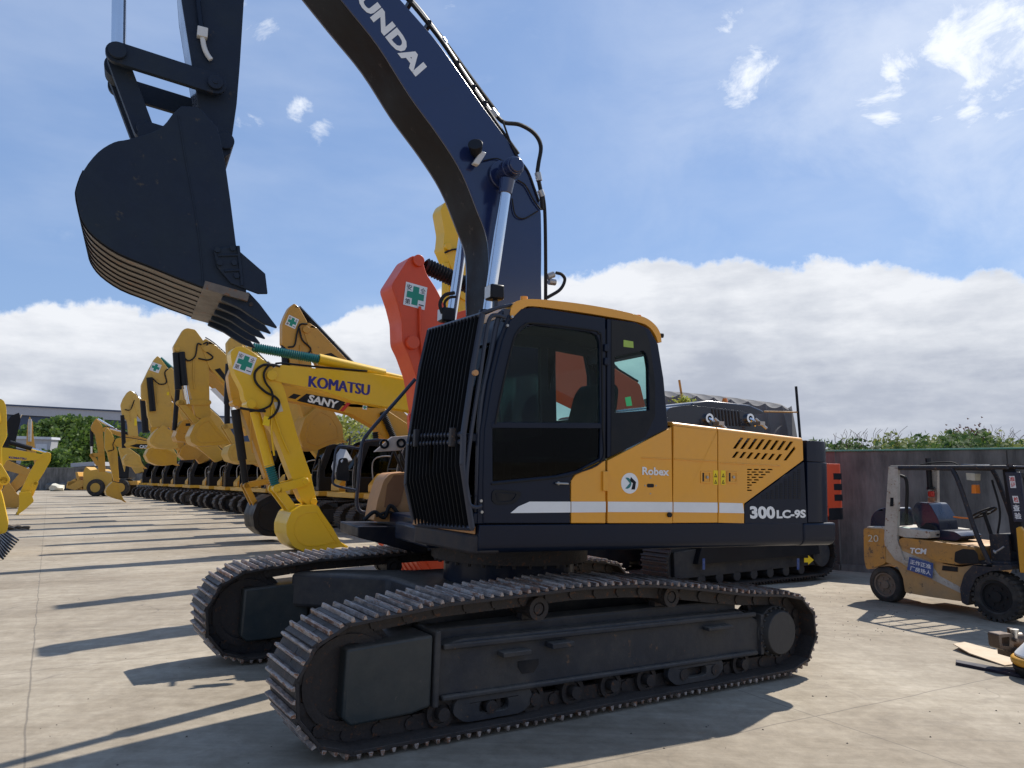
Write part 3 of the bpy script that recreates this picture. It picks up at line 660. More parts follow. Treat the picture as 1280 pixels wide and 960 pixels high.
# roof
ro = tr(S, W-.04, spline2([(637, 401), (635.5, 392), (639, 381.5), (648, 376), (670, 375), (715, 379.5), (759, 386.5), (790, 393.5), (806, 399), (817, 408), (822.5, 418), (824, 428.5)], 4)+spline2([(819.5, 428.5), (816, 419), (808, 409), (795, 403.5), (757, 396.5), (715, 390), (668, 384), (653, 385.5), (643, 397)], 4))
m = MB(); m.prism(ro, W-.10, W-.006); m.build('roof_edge', amber, ex, bevel=.018, seg=3)
roof = tr(S, W-.04, spline2([(637, 392), (641, 381), (649, 377), (670, 376), (715, 380.5), (759, 387.5), (790, 394.5), (806, 400), (815, 408)], 4)+[(815, 412), (759, 396), (660, 386)])
m = MB(); m.prism(roof, YF-.01, W-.09); m.build('cab_roof', amber, ex, bevel=.02, seg=3)
hl = tr(S, W-.04, [(652, 393), (664, 388), (759, 399), (800, 408), (812, 418), (812, 421), (759, 403), (664, 392)]); m = MB(); m.prism(hl, YF+.05, W-.09); m.build('headliner', darkint, ex)
for p in ((655, 374), (797, 397)):
    c = on(S, 1.3, p); m = MB(); m.cyl((c[0], 1.3, c[1]-.03), (c[0], 1.3, c[1]+.02), .035, .03, n=12); m.build('roof_plug', amberlamp if p[0] > 700 else amber, ex)
c = on(S, 1.45, (822, 419)); m = MB(); m.cyl((c[0]+.02, 1.44, c[1]), (c[0]-.05, 1.46, c[1]), .02, n=10); m.build('roof_bolt', rubber, ex)
# rear wall of the cab
rx = [p for p in tr(S, W, [(812, 411), (823, 430), (830, 473), (835, 526), (835.5, 600)])]
m = MB(); m.prism(rx+[(rx[-1][0]+.05, rx[-1][1])]+[(p[0]+.05, p[1]) for p in reversed(rx[:-1])], YF+.05, W-TH, []); 
m2 = MB()
for (z0, z1) in ((1.42, 2.20), (2.82, 2.96)): m2.box(-.74 if z1 < 2.5 else -.60, -.66 if z1 < 2.5 else -.5, YF+.05, W-TH, z0, z1)
for y0 in (YF+.05, W-TH-.10): m2.prism(rx[:-1]+[(-.69, 2.2), (-.64, 2.2)]+[(p[0]+.06, p[1]) for p in reversed(rx[:-1])], y0, y0+.10)
m2.build('cab_rear_wall', navy, ex, bevel=.006)
m = MB(); q = [(p[0]+.03, p[1]) for p in rx[:-1]]+[(-.68, 2.2)]; m.prism(q+[(p[0]+.006, p[1]) for p in reversed(q)], YF+.14, W-TH-.1); m.build('rear_window', glass, ex, smooth=False)
# floor, consoles, seat
m = MB(); m.box(-.68, .95, YF+.05, W-TH, 1.37, 1.43); m.build('cab_floor', darkint, ex)
m = MB(); m.box(-.3, .35, .82, 1.18, 1.43, 1.75); m.prism(inset_round([(.38, 1.75), (.38, 1.88), (-.22, 1.86), (-.22, 1.75)], .05), .76, 1.24); st = m.build('operator_seat', seatfab, ex, bevel=.04, seg=3)
m = MB(); m.prism(inset_round([(-.16, 1.85), (-.20, 1.85), (-.38, 2.35), (-.40, 2.55), (-.30, 2.60), (-.22, 2.50), (-.08, 1.95)], .05), .78, 1.22); m.build('backrest', seatfab, st, bevel=.05, seg=4)
m = MB(); m.box(-.2, .30, 1.26, 1.38, 1.5, 1.93); m.box(-.2, .30, .60, .74, 1.5, 1.93); m.tube([(.25, 1.32, 1.9), (.28, 1.32, 2.08)], .018); m.tube([(.25, .67, 1.9), (.28, .67, 2.08)], .018); m.build('console', seatfab, ex, bevel=.03)
m = MB(); m.box(.70, .86, .60, .70, 1.9, 2.25); m.build('monitor', darkint, ex, bevel=.01)
m = MB(); m.tube([(.62, .9, 1.45), (.60, .9, 2.0)], .012); m.tube([(.62, 1.1, 1.45), (.60, 1.1, 2.0)], .012); m.build('travel_lever', rubber, ex)
# windscreen and front pillars
fx = tr(S, W, [(604, 603.5), (606, 538), (615, 479), (628, 425), (640, 393)]); fx = [(fx[0][0], 1.42)]+fx
m = MB(); m.prism(fx+[(p[0]-.008, p[1]) for p in reversed(fx)], YF+.05, W-TH); m.build('windscreen', darkglass, ex, smooth=False)
m = MB()
for y0 in (YF, W-.10): m.prism([(p[0]+.03, p[1]) for p in fx]+[(p[0]-.06, p[1]) for p in reversed(fx)], y0+.001, y0+.09)
m.box(.90, 1.02, YF, W-.02, 1.42, 1.50); m.box(.97, 1.06, YF+.02, W-.05, 2.02, 2.08); m.prism([(p[0]+.02, p[1]) for p in fx[-2:]]+[(fx[-1][0]-.15, fx[-1][1]+.02), (fx[-1][0]-.2, fx[-1][1]-.06)], YF, W-.06)
m.build('front_pillar', navy, ex, bevel=.008)
# guard grille
gn = [(603, 393), (592, 455), (579, 543), (579, 552), (578, 580), (590, 660)]
gf = [(537, 413), (526, 460), (513, 545), (511, 555), (508, 605), (519, 655)]
YN, YG = 1.46, .52
GN = [Vector((p[0], YN, p[1])) for p in tr(S, YN, gn)]; GF = [Vector((p[0], YG, p[1])) for p in tr(S, YG, gf)]
gg = MB(); bw = .018
for P_ in (GN, GF):
    for a, b in zip(P_[:-1], P_[1:]): gg.cyl(a, b, .024, n=8)
for k in (0, 2, 3, 5): gg.cyl(GN[k], GF[k], .022, n=8)
guard = gg.build('guard_frame', railmat, ex)
gb = MB(); nb = 15
for i in range(1, nb+1):
    t = i/(nb+1)
    for k in range(5):
        a = GN[k].lerp(GF[k], t); b = GN[k+1].lerp(GF[k+1], t)
        vs = []
        for p in (a, b):
            for dx, dy in ((-.028, -.005), (.028, -.005), (.028, .005), (-.028, .005)): vs.append(p+Vector((dx, dy, 0)))
        gb.add(vs, [(0, 1, 5, 4), (1, 2, 6, 5), (2, 3, 7, 6), (3, 0, 4, 7), (0, 1, 2, 3), (4, 5, 6, 7)])
for k, t in ((1, .35), (4, .5)):
    a = GN[k].lerp(GN[k+1], t)+Vector((-.03, 0, 0)); b = GF[k].lerp(GF[k+1], t)+Vector((-.03, 0, 0)); gb.cyl(a, b, .008, n=6)
gb.build('guard_bars', paint('guard bar paint', (.003, .004, .006), .6, dirt=.1, dirtcol=(.02, .02, .02)), guard)
m = MB()
for t in (.12, .80):
    c = GN[2].lerp(GF[2], t)+Vector((.02, 0, -.01)); m.box(c.x-.01, c.x+.03, c.y-.025, c.y+.025, c.z-.08, c.z+.06)
m.build('guard_clamp', greypaint, guard, bevel=.006)
c = GN[1]; m = MB(); m.cyl(c+Vector((0, .02, -.07)), c+Vector((0, .05, -.07)), .022, n=12); m.build('guard_bolt', tan, guard)
# guard to pillar side tubes / handrail
def sp(y, pts): return [Vector((p[0], y, p[1])) for p in tr(S, y, pts)]
m = MB(); m.tube(sp(1.47, [(632, 397), (622, 394), (613, 397), (608, 415), (600, 470), (588, 548), (583, 600), (586, 628), (594, 634), (602, 632)]), .016); m.build('hand_rail', railmat, ex)
m = MB(); m.tube(sp(1.44, [(640, 392), (630, 391), (622, 400), (612, 450), (602, 500), (598, 560), (597, 640)]), .022); m.build('pillar_tube', railmat, ex)
m = MB(); m.tube(sp(1.45, [(603, 391), (622, 385), (640, 381)]), .014); c = on(S, 1.46, (636, 395)); m.box(c[0]-.05, c[0]+.05, 1.42, 1.475, c[1]-.04, c[1]+.05); m.build('bracket', railmat, ex)
for p in ((640, 396), (634, 407), (601, 626), (602, 640)): c = on(S, 1.49, p); m = MB(); m.cyl((c[0], 1.46, c[1]), (c[0], 1.50, c[1]), .011, n=10); m.build('bolt', steel, ex)
# work lamps
def lamp(P, y, p, sx, sz, parent, yaw=0, name='work_lamp'):
    c = on(P, y, p); m = MB(); m.box(c[0]-.07, c[0]+.05, y-sx, y+sx, c[1]-sz, c[1]+sz); o = m.build(name, blackp, parent, bevel=.015)
    m = MB(); m.box(c[0]+.051, c[0]+.056, y-sx*.8, y+sx*.8, c[1]-sz*.8, c[1]+sz*.8); m.build('lens', lensm, o)
    m = MB(); m.box(c[0]-.03, c[0]+.0, y-.02, y+.02, c[1]-sz-.07, c[1]-sz); m.build('bracket', railmat, o)
lamp(S, 1.22, (617, 366), .062, .06, ex); lamp(S, .56, (557, 394), .062, .06, ex)
m = MB(); m.tube([Vector((p[0], .6, p[1])) for p in tr(S, .6, [(553, 392), (550, 380), (556, 369), (568, 366)])], .016); m.tube([Vector((p[0], .6, p[1])) for p in tr(S, .6, [(557, 388), (556, 378), (562, 372), (570, 371)])], .012); m.build('hose', rubber, ex)

# --- far-side front platform: tool box, handrail, mirror with plastic bag
YR = -1.25
def rp(y, pts): return tr(S, y, pts)
m = MB(); m.prism(rp(-1.05, [(436, 655), (520, 655), (520, 688), (505, 686), (436, 668)]), -1.42, -.70); m.build('platform', paint('dusty deck', (.008, .01, .018), .4, dirt=.8, dirtcol=(.05, .04, .033), scale=4), ex, bevel=.02)
m = MB(); m.prism(inset_round(rp(-.95, [(467, 652), (472, 625), (480, 600), (488, 592), (513, 590), (520, 592), (520, 652)]), .03), -1.30, -.95); tb = m.build('tool_box', tan, ex, bevel=.02, seg=3)
m = MB(); m.prism(rp(-.95, [(480, 634), (484, 606), (492, 594), (509, 593), (500, 628), (496, 634)]), -.948, -.94); m.build('box_recess', paint('brown box face', (.24, .105, .045), .6, dirt=.5, dirtcol=(.3, .16, .08)), tb)
m = MB(); m.tube([Vector((p[0], -.9, p[1])) for p in rp(-.9, [(455, 650), (468, 640), (480, 647), (488, 632), (500, 645)])], .02); m.tube([Vector((p[0], -.9, p[1])) for p in rp(-.9, [(470, 645), (486, 640), (499, 648)])], .014); m.build('hose', rubber, tb)
pp = rp(-1.0, [(467, 565), (489, 546), (517, 544), (517, 552), (500, 563)])
m = MB(); m.prism(pp, -1.02, -.98); pn = m.build('tilted_panel', pale, ex, bevel=.006)
for p in ((480, 555), (501, 554)):
    c = on(S, -.98, p); m = MB(); m.ring((c[0], -.98, c[1]), (c[0], -.96, c[1]), .05, .028, 16); m.build('panel_ring', blackp, pn)
for q in ([(492, 563), (505, 594)], [(499, 562), (512, 594)]):
    m = MB(); m.tube([Vector((p[0], -1.1, p[1])) for p in rp(-1.1, q)], .014, sub=0); m.build('strut', blackp, pn)
m = MB(); m.tube([Vector((p[0], -1.38, p[1])) for p in rp(-1.38, [(519, 474), (500, 496), (470, 530), (454, 551), (450, 575), (447, 610), (446, 630), (452, 640), (468, 640)])], .020); m.tube([Vector((p[0], -1.38, p[1])) for p in rp(-1.38, [(452, 552), (470, 550), (490, 551)])], .014); m.build('hand_rail', railmat, ex)
m = MB(); m.tube([Vector((p[0], -1.42, p[1])) for p in rp(-1.42, [(450, 561), (428, 558), (420, 563), (417, 590), (416, 600), (420, 607), (446, 613)])], .013); mr = m.build('mirror_arm', railmat, ex)
m = MB(); m.prism(inset_round(rp(-1.42, [(423, 573), (434, 572), (436, 602), (420, 600)]), .03), -1.45, -1.39); m.build('mirror', darkint, mr, bevel=.01)
m = MB(); bagp = rp(-1.5, [(424, 561), (431, 562), (440, 575), (432, 579), (422, 588), (416, 592), (413, 583), (416, 572)])
bm_ = MB(); cz_ = (sum(p[0] for p in bagp)/8, sum(p[1] for p in bagp)/8); vs = [(p[0], -1.46+.03*math.sin(i*2.1), p[1]) for i, p in enumerate(bagp)]+[(cz_[0], -1.38, cz_[1]), (cz_[0], -1.52, cz_[1])]
bm_.add(vs, [(i, (i+1) % 8, 8) for i in range(8)]+[((i+1) % 8, i, 9) for i in range(8)]); tag(bm_.build('plastic_bag', plastic, None, xf=mat_of(S)), 'white plastic bag tied over the black mirror at the far side of the large excavator', 'plastic bag')

# --- boom
BL = tr(S, .29, [(380+48, 0), (472.8, 56), (512, 118), (548.7, 168.7), (576.9, 213.7), (596.5, 261.5), (609, 296), (612, 330), (612, 380)])
BT = tr(S, .29, [(677, 372), (677, 304), (675, 253), (664, 225), (650, 197), (605, 135), (551.5, 59), (500.9, 0)])
tip_lo = [(3.05, 6.92)]; tip_hi = [(3.10, 7.28), (2.75, 7.12)]
low = spline2([tip_lo[0]]+[(2.45, 6.38)]+BL+[(.32, 2.6), (.16, 1.80)], 4)
hi = spline2([(-.16, 1.80), (-.20, 2.6)]+BT+[tip_hi[1], tip_hi[0]], 3)
outl = low+[(.0, 1.65)]+hi
boom = MB(); boom.prism(outl, .255, .29); boom.prism(outl, -.29, -.255)
boom = boom.build('boom', boomnavy, ex, bevel=.006)
def strip(pl, y0, y1, th, inward):
    m = MB(); n = len(pl); vs = []
    for i, p in enumerate(pl):
        a, b = Vector(pl[max(i-1, 0)]), Vector(pl[min(i+1, n-1)]); d = (b-a).normalized(); nn = Vector((-d.y, d.x))*inward
        for (off, y) in ((0, y0), (0, y1), (th, y1), (th, y0)): q = Vector(p)+nn*off; vs.append((q.x, y, q.y))
    m.add(vs, [(i*4+k, i*4+(k+1) % 4, (i+1)*4+(k+1) % 4, (i+1)*4+k) for i in range(n-1) for k in range(4)]); m.add(vs[:4], [(0, 1, 2, 3)]); m.add(vs[-4:], [(0, 1, 2, 3)]); return m
strip(low, -.254, .254, .02, -1).build('boom_underside', underside, boom)
strip([(p[0]-.004, p[1]-.002) for p in low], .2905, .298, .014, 1).build('weld_edge', boomnavy, boom, bevel=.003)
strip(hi, -.254, .254, .02, -1).build('boom_top_plate', boomnavy, boom)
m = MB(); m.prism(tr(S, .29, [(520, 128), (566, 104), (568, 106), (522, 131)]), .2895, .2925); m.build('weld_seam', boomnavy, boom)
# boom lettering reads down along the boom: visible part  U N D A I
# baseline on the lower side; text runs from upper left to lower right
a1 = Vector((519.2, 96.2)); full0 = Vector((411.5, -43))
bl = on(S, .29, (full0.x, full0.y)); br = on(S, .29, (a1.x, a1.y)); tl = on(S, .29, (full0.x+16.0, full0.y-12.0))
lettering('HYUNDAI', bl, br, tl, .2935, white, boom, .05)
# cylinder pins & rods
pn_ = on(S, .36, (631, 217)); m = MB(); m.cyl((pn_[0], .29, pn_[1]), (pn_[0], .33, pn_[1]), .14, n=40); m.cyl((pn_[0], -.62, pn_[1]), (pn_[0], .62, pn_[1]), .07, n=28); m.cyl((pn_[0], .50, pn_[1]), (pn_[0], .60, pn_[1]), .085, n=28); m.cyl((pn_[0], -.60, pn_[1]), (pn_[0], -.50, pn_[1]), .085, n=28); m.build('cylinder_pin', boomnavy, boom, bevel=.008)
for yy in (.47, -.47):
    t1 = on(S, .47, (632, 240)); t2 = on(S, .47, (611, 385)); d = Vector((t2[0]-t1[0], t2[1]-t1[1])).normalized(); e1 = Vector(t1)+d*2.0
    m = MB(); m.cyl((t1[0]-d.x*.12, yy, t1[1]-d.y*.12), (t1[0]+d.x*.02, yy, t1[1]+d.y*.02), .075, .062, n=20); m.cyl((pn_[0], yy-.05, pn_[1]), (pn_[0], yy+.05, pn_[1]), .10, n=28)
    cl = m.build('boom_cylinder', boomnavy, ex, bevel=.005)
    m = MB(); m.cyl((t1[0], yy, t1[1]), (t1[0]+d.x*1.15, yy, t1[1]+d.y*1.15), .052, n=24); m.build('cylinder_rod', chrome, cl)
    m = MB(); m.cyl((t1[0]+d.x*1.15, yy, t1[1]+d.y*1.15), (e1.x+d.x*.6, yy, e1.y+d.y*.6), .085, n=24); m.build('cylinder_barrel', navy, cl)
# far-side boom lamp on the near face
lp = on(S, .36, (597, 188)); m = MB(); m.cyl((lp[0], .33, lp[1]-.02), (lp[0]+.05, .42, lp[1]+.03), .05, .07, n=20); m.box(lp[0]-.03, lp[0]+.0, .29, .35, lp[1]-.07, lp[1]-.03); bl_ = m.build('boom_lamp', blackp, boom, bevel=.006)
m = MB(); m.prism(tr(S, .36, [(600, 189), (607, 192), (597, 208), (590, 205)]), .33, .39); m.build('lamp_lens', lensm, bl_, bevel=.01)
# pipes & hoses along the top of the boom
def bp(y, pts): return [Vector((p[0], y, p[1])) for p in tr(S, y, pts)]
pipes = MB()
for yy, off in ((.22, 0), (.10, 2)):
    pipes.tube(bp(yy, [(500, -14), (523, 10), (552, 49), (588, 103), (618, 146)]), .017, n=8)
pipes.build('hydraulic_pipe', steel, boom)
pipes = MB(); pipes.tube(bp(.24, [(500, -10), (516, 6), (553, 53), (586, 104), (612, 142), (630, 168), (648, 193)]), .02); pipes.tube(bp(.18, [(498, -8), (515, 2), (555, 52), (590, 100), (620, 140)]), .024)
pipes.tube(bp(.2, [(618, 142), (630, 153), (650, 156), (668, 167), (676, 183), (673, 205), (672, 218), (676, 240), (678, 262)]), .021); pipes.tube(bp(.16, [(678, 240), (681, 265), (682, 320), (682, 375)]), .018)
pipes.tube(bp(.3, [(628, 150), (638, 178), (647, 196), (660, 214), (668, 235), (674, 252)]), .010); pipes.tube(bp(.31, [(647, 225), (657, 232), (667, 250), (676, 262)]), .008); pipes.tube(bp(.31, [(640, 248), (644, 268), (655, 273), (672, 264)]), .007)
pipes.tube(bp(.31, [(604, 201), (620, 198), (633, 202), (648, 197)]), .006)
pipes.tube(bp(.12, [(684, 372), (700, 362), (706, 350), (702, 343), (695, 341)]), .017)
pipes.build('hose', rubber, boom)
for p_ in ((512, 2), (535, 30), (570, 80), (590, 110), (604, 130)):
    q_ = on(S, .2, p_); m = MB(); m.box(q_[0]-.018, q_[0]+.018, .07, .255, q_[1]-.05, q_[1]+.012); m.build('pipe_clamp', blackp, boom, bevel=.004)
for y, a, b in ((.2, (552, 48), (556, 55)), (.2, (614, 137), (621, 146)), (.2, (672, 216), (674, 226)), (.2, (675, 238), (678, 246)), (.12, (684, 346), (692, 343)), (.12, (686, 352), (694, 353))):
    q = bp(y, [a, b]); m = MB(); m.cyl(q[0], q[1], .032, n=10); m.build('hose_fitting', steel, boom)

# --- arm (stick)
AY = .21
arl = [(3.02, 7.9), (2.72, 7.7), (2.58, 7.2), (2.62, 6.4)]+tr(S, AY, [(305, 0), (300, 80), (296, 130), (291, 165), (288, 186), (280, 194), (270, 188), (262, 165), (248, 130), (227, 0)])+[(3.32, 6.4), (3.36, 7.3), (3.2, 7.85)]
m = MB(); m.prism(arl, AY-.03, AY); m.prism(arl, -AY, -AY+.03); arm = m.build('arm', bucketnavy, ex, bevel=.008)
m = MB(); m.prism([(p[0]*.999+.003, p[1]) for p in arl], -AY+.028, AY-.028); m.build('arm_plate', paint('sunlit arm paint', (.10, .13, .19), .22, metal=.2, coat=.6, dirt=.2), arm)  # arm colour made paler here, sunlight on the front face painted in
a = on(S, AY, (252, 38)); m = MB(); m.tube(sp(AY+.03, [(246, -14), (249, 15), (252, 38)]), .02, sub=3); m.build('arm_pipe', navy, arm)
m = MB(); m.tube(sp(AY+.03, [(253, 46), (255, 58), (259, 68), (264, 75)]), [.022]*20); c = on(S, AY+.03, (253, 41)); m.box(c[0]-.04, c[0]+.04, AY, AY+.06, c[1]-.045, c[1]+.04); m.build('pipe_end', lensm, arm, bevel=.006)
# linkage: near and far link pairs
def bar2d(m, a, b, r0, r1, y0, y1, n=10):
    a, b = Vector(a), Vector(b); d = (b-a).normalized(); t0 = math.atan2(d.y, d.x); pts = []
    for k in range(n+1): t = t0+PI/2+PI*k/n; pts.append((a.x+r0*math.cos(t), a.y+r0*math.sin(t)))
    for k in range(n+1): t = t0-PI/2+PI*k/n; pts.append((b.x+r1*math.cos(t), b.y+r1*math.sin(t)))
    m.prism(pts, y0, y1)
LY = .32
pA = on(S, LY, (147, 65)); pB = on(S, LY, (269, 104)); pC = on(S, .20, (180, 162))
for sg in (1, -1):
    m = MB(); bar2d(m, pA, pB, .085, .085, sg*(LY-.05), sg*LY); m.cyl((pA[0], sg*(LY-.05), pA[1]), (pA[0], sg*(LY+.035), pA[1]), .062, n=24); m.cyl((pB[0], sg*(LY-.10), pB[1]), (pB[0], sg*(LY+.03), pB[1]), .058, n=24); m.cyl((pB[0], sg*(LY-.0), pB[1]), (pB[0], sg*(LY+.036), pB[1]), .02, n=12); m.build('side_link', bucketnavy, ex, bevel=.008)
m = MB(); 
for sg in (1, -1): bar2d(m, pA, pC, .075, .075, sg*.12, sg*.21)
m.cyl((pA[0], -.25, pA[1]), (pA[0], .25, pA[1]), .05); m.cyl((pC[0], -.26, pC[1]), (pC[0], .26, pC[1]), .055)
m.build('bucket_link', bucketnavy, ex, bevel=.01)
m = MB(); m.cyl((pA[0], -.085, pA[1]), (pA[0], .085, pA[1]), .10, n=28); bc = m.build('bucket_cylinder', bucketnavy, ex)
m = MB(); ue = on(S, 0, (150, -60)); dd = (Vector(ue)-Vector(pA)).normalized(); m.cyl((pA[0]+dd.x*.10, 0, pA[1]+dd.y*.10), (pA[0]+dd.x*1.1, 0, pA[1]+dd.y*1.1), .055, n=24); m.build('cylinder_rod', chrome, bc)
m = MB(); m.cyl((pA[0]+dd.x*1.1, 0, pA[1]+dd.y*1.1), (pA[0]+dd.x*2.6-.1, 0, pA[1]+dd.y*2.6), .09, n=24); m.build('cylinder_barrel', navy, bc)
# --- bucket
BY = .67
bpx = [(272, 160), (252, 137), (244, 133), (227, 132.5), (216, 142), (205, 156), (190, 165), (160, 174), (142.5, 177.5), (122.5, 190), (105, 212), (96, 235), (95.5, 245), (97.5, 257), (102.5, 275), (117.5, 295), (147.5, 316), (187.5, 332.5), (220, 346), (254, 359), (310, 375), (307, 358), (295, 305), (288, 250), (281, 200)]
bk = tr(S, BY, bpx[:4]+spline2(bpx[4:19], 3)+bpx[19:])
BK0 = len(bk)
iL = min(range(len(bk)), key=lambda i: (Vector(bk[i])-Vector(on(S, BY, (254, 359)))).length); iT = iL+1
wrap = bk[10:iL+1]
m = MB(); m.prism(bk, BY-.03, BY); bucket = m.build('bucket', bucketnavy, ex, bevel=.006)
m = MB(); m.prism(bk, -BY, -BY+.03); m.build('side_plate', bucketnavy, bucket, bevel=.006)
bi = MB()
n = len(wrap); vs = []
ctr = Vector((sum(p[0] for p in bk)/len(bk), sum(p[1] for p in bk)/len(bk)))
def offs(p, k): v = Vector(p)-ctr; q = Vector(p)-v.normalized()*k; return (q.x, q.y)
for p in wrap:
    q = offs(p, .035)
    vs += [(p[0], -BY+.03, p[1]), (p[0], BY-.03, p[1]), (q[0], BY-.03, q[1]), (q[0], -BY+.03, q[1])]
bi.add(vs, [(i*4+k, i*4+(k+1) % 4, (i+1)*4+(k+1) % 4, (i+1)*4+k) for i in range(n-1) for k in range(4)])
bi.build('bucket_shell', wornsteel, bucket)
# wear ribs: dark welds between strips
rb = MB()
for j in range(8):
    y = -BY+.03+(2*BY-.06)*j/7
    pl = [offs(p, -.010) for p in wrap[12:]]; pi = [offs(p, .002) for p in wrap[12:]]
    vs = []
    for p, q in zip(pl, pi): vs += [(p[0], y-.009, p[1]), (p[0], y+.009, p[1]), (q[0], y+.009, q[1]), (q[0], y-.009, q[1])]
    k_ = len(pl); rb.add(vs, [(i*4+k, i*4+(k+1) % 4, (i+1)*4+(k+1) % 4, (i+1)*4+k) for i in range(k_-1) for k in range(4)]+[(0, 1, 2, 3), tuple(4*(k_-1)+q for q in range(4))])
rb.build('wear_ribs', underside, bucket)
l0 = Vector(bk[iL]); l1 = Vector(bk[iT]); dl = (l1-l0); nl = Vector((-dl.y, dl.x)).normalized()
if nl.y > 0: nl = -nl
m = MB(); m.prism([tuple(l0+nl*.012), tuple(l1+nl*.012), tuple(l1-nl*.05), tuple(l0-nl*.05)], -BY-.01, BY+.01); m.build('lip', wornsteel, bucket, bevel=.004)
tipd = (Vector(on(S, BY, (348, 409)))-l1)
for j in range(5):
    y = BY-.07-(2*BY-.14)*j/4
    b0 = l1-dl*.55; m = MB(); u = tipd.normalized(); v = Vector((-u.y, u.x)); 
    pts = [b0+nl*.015, b0+nl*.045, l1-dl*.1+nl*.07, l1+tipd*.18+nl*.075, l1+tipd*.55+nl*.055, l1+tipd, l1+tipd*.98-nl*.01, l1+tipd*.35-nl*.055, l1-dl*.02-nl*.07]
    m.prism([tuple(p) for p in pts], y-.036, y+.036)
    vs = [Vector(v_) for v_ in m.v]
    for i_, v_ in enumerate(m.v):          # taper in plan toward the tip
        t_ = (Vector((v_[0], v_[2]))-l1).dot(u)/tipd.length
        k_ = 1-.55*max(0, min(1, t_)); m.v[i_] = (v_[0], y+(v_[1]-y)*k_, v_[2])
    tooth = m.build('tooth', bucketnavy, bucket, bevel=.008)
    m = MB(); c = l1+tipd*.12; m.cyl((c.x, y+.03, c.y), (c.x, y+.044, c.y), .016, n=12); m.build('tooth_pin', trackmat, tooth)
# side cutters
for sg in (1, -1):
    y0 = BY*sg
    m = MB(); m.prism(tr(S, BY, [(266, 312), (296, 308), (300, 316), (331, 343), (334, 368), (322, 368), (306, 362), (288, 355), (271, 335)]), y0, y0+.03*sg); sc = m.build('side_cutter', bucketnavy, bucket, bevel=.006)
    m = MB()
    for p in ((271, 314), (290, 312), (274, 330), (292, 330), (295, 346)): c = on(S, BY, p); m.cyl((c[0], y0+.03*sg, c[1]), (c[0], y0+.05*sg, c[1]), .022, n=6)
    m.tube([(*(lambda q: (q[0], y0+.035*sg, q[1]))(on(S, BY, p)),) for p in [(297, 309), (299, 330), (302, 358)]], .012, sub=2); m.tube([(*(lambda q: (q[0], y0+.035*sg, q[1]))(on(S, BY, p)),) for p in [(272, 321), (298, 320)]], .009, sub=0); m.tube([(*(lambda q: (q[0], y0+.035*sg, q[1]))(on(S, BY, p)),) for p in [(280, 340), (300, 339)]], .009, sub=0)
    m.build('cutter_bolts', bucketnavy, sc)
m = MB(); m.tube([(*(lambda q: (q[0], BY+.001, q[1]))(on(S, BY, p)),) for p in [(223, 145), (232, 200), (243, 260), (250, 310), (254, 358)]], .006); m.build('weld_seam', bucketnavy, bucket)
m = MB()
for y0 in (.235, -.265): m.prism(tr(S, .25, [(228, 134), (262, 150), (285, 165), (291, 178), (288, 192), (280, 198), (262, 185), (200, 175), (172, 172), (172, 157), (184, 152), (204, 158)]), y0, y0+.03)
pe = on(S, .25, (281, 178)); m.cyl((pe[0], -.3, pe[1]), (pe[0], .3, pe[1]), .07, n=28); m.build('bucket_ear', bucketnavy, bucket, bevel=.006)

# ================================================================== ROW MACHINES
FV = Vector((-math.cos(PSI), -math.sin(PSI), 0)); AV = Vector((FV.y, -FV.x, 0))
ROWG = 'excavators lined up in the right hand row'
# prototype tracks and house (shared mesh data)
def proto_parts(kind):
    parts = []
    A2 = 1.75
    pth, _ = track_path(A2, .40, .44, .36, .40, [(1.6, .86), (.6, .86), (-.4, .83), (-1.6, .78)], 40)
    for side in (1.15, -1.15):
        a, b, c = track_meshes(pth, .58, hi=(kind == 'near'))
        o = a.build('track', trackmat, None, xf=Matrix.Translation((0, side, 0))); parts.append(o)
        if kind == 'near': parts.append(b.build('grousers', trackmat, None, xf=Matrix.Translation((0, side, 0))))
        m = MB(); m.prism([(1.9, .2), (1.9, .62), (1.2, .66), (-1.5, .64), (-1.8, .5), (-1.8, .22)], -.2, .2); m.cyl((1.75, -.12, .44), (1.75, .12, .44), .36, n=28); m.cyl((-1.75, -.25, .42), (-1.75, .25, .42), .24, n=28)
        for k in range(7): x = 1.3-k*.42; m.cyl((x, -.2, .16), (x, .2, .16), .09, n=12)
        parts.append(m.build('track_frame', framemat, None, xf=Matrix.Translation((0, side, 0)), bevel=.01))
    m = MB(); m.box(-.8, .8, -1.0, 1.0, .5, .82); m.cyl((0, 0, .8), (0, 0, 1.08), .6, n=32); parts.append(m.build('carbody', framemat, None, bevel=.02))
    return parts
